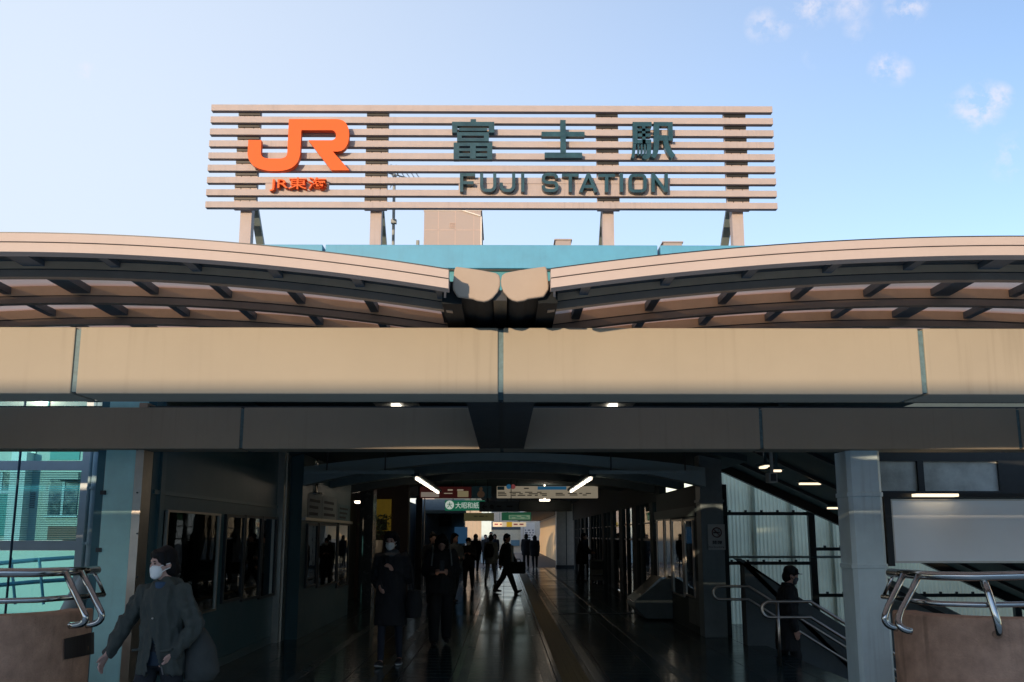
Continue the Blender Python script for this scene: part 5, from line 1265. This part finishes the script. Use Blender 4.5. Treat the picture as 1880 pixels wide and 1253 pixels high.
# 1 the woman in front on the left
F = Fig('woman in an olive jacket and white mask walking at the left, looking aside', Vector((-2.375, 7.2, 0)), -16, 1.54,
        legs=((16, 6), (-10, 14)), arms=(((-.50, -.25, -1), (-.42, -.30, -1)), ((.46, .12, -1), (-.50, -.34, -.80))), head=(-27, 3, 0), vox=.0085)
F.body(); F.hair('low'); F.eyes(); F.mask()
m = MB()    # open jacket: two fronts and a back
def jring(z, w_, d): return (F.up((0, 0, z)) if z > .8 else Vector((0, 0, z + F.dz)), w_, d)
o = F.coat(OLIVE, hem=.735, puff=.97, name='jacket', hemw=.195, fold=.015, cut=lambda c: c.y < -.02 and c.z - F.dz < 1.0 and abs(c.x - .012 - (1.0 - c.z + F.dz) * .12) < (1.0 - c.z + F.dz) * .24 + .002)
m = MB(); m.loft([(F.up((0, 0, .80)), .160, .108), (F.up((0, 0, .95)), .150, .105), (F.up((0, 0, 1.15)), .14, .105), (F.up((0, 0, 1.33)), .11, .085)]); F.fin(m, 'shirt', mat('shirt_navy', (.010, .022, .035), .8))
m = MB(); m.loft([(F.nb + Vector((0, -.02, -.05)), .080, .085), (F.nb + Vector((0, -.01, .015)), .066, .072)]); F.fin(m, 'shirt_collar', DENIM)
m = MB(); m.tube([Vector((.012, -.112, 1.0 + F.dz)), Vector((.062, -.112, .88 + F.dz)), Vector((.105, -.110, .745 + F.dz))], .005, 6); F.fin(m, 'zip_edge', mat('zip_grey', (.16, .15, .14), .5), parent=o, raw=True)
for sd in (-1, 1):
    m = MB(); m.prism([(sd * .115 - .05, .90), (sd * .115 + .05, .915), (sd * .115 + .05, .93), (sd * .115 - .05, .915)], -.138, -.10); m.v = [tuple(Vector(v) + Vector((0, .02, F.dz))) for v in m.v]; F.fin(m, 'pocket_flap', OLIVE, parent=o, raw=True, smooth=False)
m = MB(); m.ball((.008, -.140, 1.14 + F.dz), .008, nu=10, nv=6); F.fin(m, 'button', STEELB, parent=o, raw=True)
m = MB(); m.loft([(F.nb + Vector((0, .06, -.05)), .12, .06), (F.nb + Vector((0, .085, -.01)), .115, .055), (F.nb + Vector((0, .075, .035)), .085, .045)]); F.fin(m, 'hood', OLIVE)
F.trousers(BLK); F.shoes()
b = thing('shoulder_bag', F.world((.27, .06, .9)), 'dark bag hanging behind the arm of the woman in olive', 'bag')
m = MB(); c = F.world((.25, .13, .83)); m.loft([(c + Vector((.0, 0, -.16)), .10, .09), (c + Vector((.02, 0, -.10)), .125, .11), (c + Vector((.0, 0, .06)), .11, .10), (c + Vector((-.03, 0, .17)), .07, .07), (c + Vector((-.04, 0, .22)), .03, .03)]); m.build('bag_body', cloth('cloth_bag', (.04, .042, .036)), b, remesh=.012)
m = MB(); m.tube([c + Vector((-.05, -.03, .18)), c + Vector((-.10, -.08, .33)), F.world((.11, .09, 1.33))], .014, 8); m.build('strap', BLK, b)

# 2 woman in the long black coat
F = Fig('woman in a long black coat and white mask walking towards the viewer', stand(715, 1222, 13.05), -4, 1.655,
        legs=((9, 2), (-4, 14)), arms=(((-.20, .10, -1), (.35, -.75, -.35)), ((.22, .10, -1), (-.72, -.55, .55))), head=(-10, 2, 0), vox=.011)
F.body(); F.hair('bob'); F.eyes(); F.mask(); F.coat(BLK, hem=.50, puff=1.05, hemw=.20)
m = MB(); m.loft([(F.nb + Vector((0, -.01, -.05)), .10, .10), (F.nb + Vector((0, -.012, .01)), .105, .105), (F.nb + Vector((0, -.005, .05)), .085, .09)]); F.fin(m, 'scarf', cloth('cloth_scarf', (.05, .055, .06)))
F.trousers(NAVY, .82); F.shoes(sole=SOLE)
b = thing('tote_bag', F.world((.30, .02, .6)), 'black tote bag at the side of the woman in the long coat', 'bag')
c = F.world((.29, .03, .80)); m = MB(); m.loft([(c + Vector((0, 0, -.22)), .09, .15), (c + Vector((0, 0, -.05)), .11, .16), (c + Vector((0, 0, .12)), .08, .14)]); m.build('bag_body', BLK, b, remesh=.015)
m = MB(); m.tube([c + Vector((0, -.1, .1)), c + Vector((-.04, -.06, .4)), F.world((.18, .0, 1.41)), c + Vector((-.04, .1, .4)), c + Vector((0, .1, .1))], .012, 8); m.build('strap', BLK, b)

# 3 person looking down at a phone
F = Fig('person in black jacket and baggy trousers looking down, behind the long coat', stand(808, 1182, 15.4), 6, 1.66,
        legs=((6, 2), (-6, 16)), arms=(((-.25, .0, -1), (.50, -.80, .05)), ((.25, .0, -1), (-.50, -.80, .05))), head=(0, 38, 0), vox=.012)
F.body(); F.hair('bob'); F.coat(BLK, hem=.74, puff=1.22, name='jacket', hemw=.19); F.hood(BLK) if False else None; F.trousers(BLK, 1.5); F.shoes(sole=None)
b = thing('backpack', F.world((0, .2, 1.1)), 'black backpack on the person looking down', 'backpack')
c = F.world((0, .21, 1.12)); m = MB(); m.loft([(c + Vector((0, 0, -.22)), .13, .07), (c + Vector((0, 0, -.1)), .16, .10), (c + Vector((0, 0, .12)), .15, .10), (c + Vector((0, 0, .22)), .10, .06)]); m.build('bag_body', BLK, b, remesh=.02)
for sd in (-1, 1): m = MB(); m.tube([F.world((sd * .11, .14, 1.3)), F.world((sd * .125, .0, 1.445)), F.world((sd * .135, -.15, 1.33)), F.world((sd * .15, -.17, 1.15))], .011, 8); m.build('strap', mat('strap_grey', (.18, .2, .2), .4), b)
ph = (F.wr[0] + F.wr[1]) / 2 + Vector((0, -.10, .04)); v = F.world(ph); m = MB(); m.box(v.x - .037, v.x + .037, v.y - .01, v.y, v.z - .03, v.z + .12); tag(m.build('phone', BLACK, None, bevel=.005), 'dark phone held by the person looking down', 'phone')

def far(label, px, py, Y, rz, h, legs=((6, 4), (-6, 10)), arms=None, head=(0, 0, 0), style='short', top=BLK, hem=.70, bottom=BLK, hemw=.19, mask=False, wide=1.1, vox=.02, puff=1.05, lean=0, hoodm=None):
    f_ = Fig(label, stand(px, py, Y), rz, h, legs, arms, head, lean, vox)
    f_.body(fingers=True); f_.hair(style); f_.coat(top, hem=hem, puff=puff, name='coat' if hem < .7 else 'jacket', hemw=hemw); f_.trousers(bottom, wide); f_.shoes()
    if mask: f_.mask()
    if hoodm: f_.hood(hoodm)
    return f_
far('person with hair in a top bun, dark clothes, left of the ticket office', 793, 1090, 24.0, 25, 1.66, style='bun')
far('long-haired person in a grey jacket standing in front of the ticket office', 833, 1095, 25.0, 40, 1.66, style='long', top=GREYC, puff=1.15, arms=(((-.3, 0, -1), (.5, -.9, .0)), ((.3, 0, -1), (-.5, -.9, .0))))
far('masked person with bare cropped legs reading a phone in mid hall', 860, 1082, 31.0, -8, 1.56, style='short', mask=True, arms=(((-.2, -.1, -1), (.45, -.8, .25)), ((.2, -.1, -1), (-.45, -.8, .25))), head=(0, 22, 0), legs=((9, 2), (-6, 14)), wide=1.2)
far('distant person in a hooded dark coat by the beige wall', 873, 1052, 44.0, 10, 1.66, style='short', hoodm=BLK, hem=.55)
far('small dark figure leftmost of the distant group by the grey post', 891, 1040, 56.0, 0, 1.66, style='short')
far('tall dark figure in the distant group near the far opening', 901, 1040, 55.0, 5, 1.80, style='short', hem=.6)
far('short dark figure rightmost of the distant group near the far opening', 908, 1042, 53.0, -5, 1.68, style='bob')
F = far('person in pale grey coat and pale trousers walking away with a backpack', 901, 1072, 35.0, 165, 1.66, style='short', top=LGREY, bottom=LGREY, hem=.66, legs=((16, 4), (-14, 18)), puff=1.1)
b = thing('backpack', F.world((0, .2, 1.1)), 'dark backpack on the person in the pale grey coat', 'backpack')
c = F.world((0, .2, 1.12)); m = MB(); m.loft([(c + Vector((0, 0, -.24)), .14, .08), (c + Vector((0, 0, 0)), .17, .12), (c + Vector((0, 0, .2)), .11, .07)]); m.build('bag_body', BLK, b, remesh=.025)
# the striding man
F = far('man in dark jacket over a white shirt striding right with a briefcase', 930, 1090, 29.0, 62, 1.73, style='short', top=SHIRT, hem=.86, hemw=.168, puff=.93, legs=((27, 4), (-24, 12)), arms=(((-.10, .35, -1), (-.05, .0, -1)), ((.12, -.25, -1), (.05, -.6, -.8))), vox=.016, wide=1.25, bottom=BLK)
o = F.coat(BLK, hem=.80, puff=1.0, name='jacket', hemw=.185)
m = MB(); m.prism([(-.055, .86), (.055, .86), (.045, 1.34), (-.045, 1.34)], -.16, -.09); m.v = [tuple(Vector(v) + Vector((.055, 0, F.dz))) for v in m.v]; F.fin(m, 'shirt_front', SHIRT, raw=True, smooth=False)
b = thing('briefcase', stand(948, 1060, 28.7) + Vector((0, 0, .55)), 'black briefcase carried by the striding man', 'bag')
c = at(950, 1041, 28.6); m = MB(); m.box(c.x - .23, c.x + .23, c.y - .06, c.y + .06, c.z - .19, c.z + .14); m.build('case', BLK, b, bevel=.03)
m = MB(); m.tube([c + Vector((-.09, 0, .14)), c + Vector((-.07, 0, .21)), c + Vector((.07, 0, .21)), c + Vector((.09, 0, .14))], .012, 8); m.build('handle', BLK, b)
far('left person of the dark pair walking away into the passage', 966, 1040, 52.5, 176, 1.70, style='bob', hem=.6, puff=1.2, legs=((10, 4), (-8, 14)))
far('right person of the dark pair walking away, slightly shorter', 982, 1047, 50.5, 184, 1.62, style='long', hem=.62, puff=1.25, legs=((6, 2), (-10, 16)))
far('person in black leaning over the easel signboard at the right glazing', 1068, 1068, 36.0, 70, 1.70, style='short', lean=10, hem=.6, puff=1.25, arms=(((-.2, -.3, -1), (.3, -.9, -.3)), ((.2, -.3, -1), (-.3, -.9, -.3))))
# the person going down the stairs
v = at(1446, 1040, 14.3)
F = Fig('person in cap and dark coat walking down the stairs', Vector((v.x - .05, 14.3, v.z - 1.68)), 80, 1.70, legs=((14, 12), (-10, 20)), head=(6, 14, 0), vox=.013, lean=4)
F.body(); F.hair('short'); F.cap(BLK); F.coat(BLK, hem=.55, puff=1.12, hemw=.2); F.trousers(BLK, 1.1); F.shoes(); F.mask(cloth('mask_grey', (.10, .11, .12)))
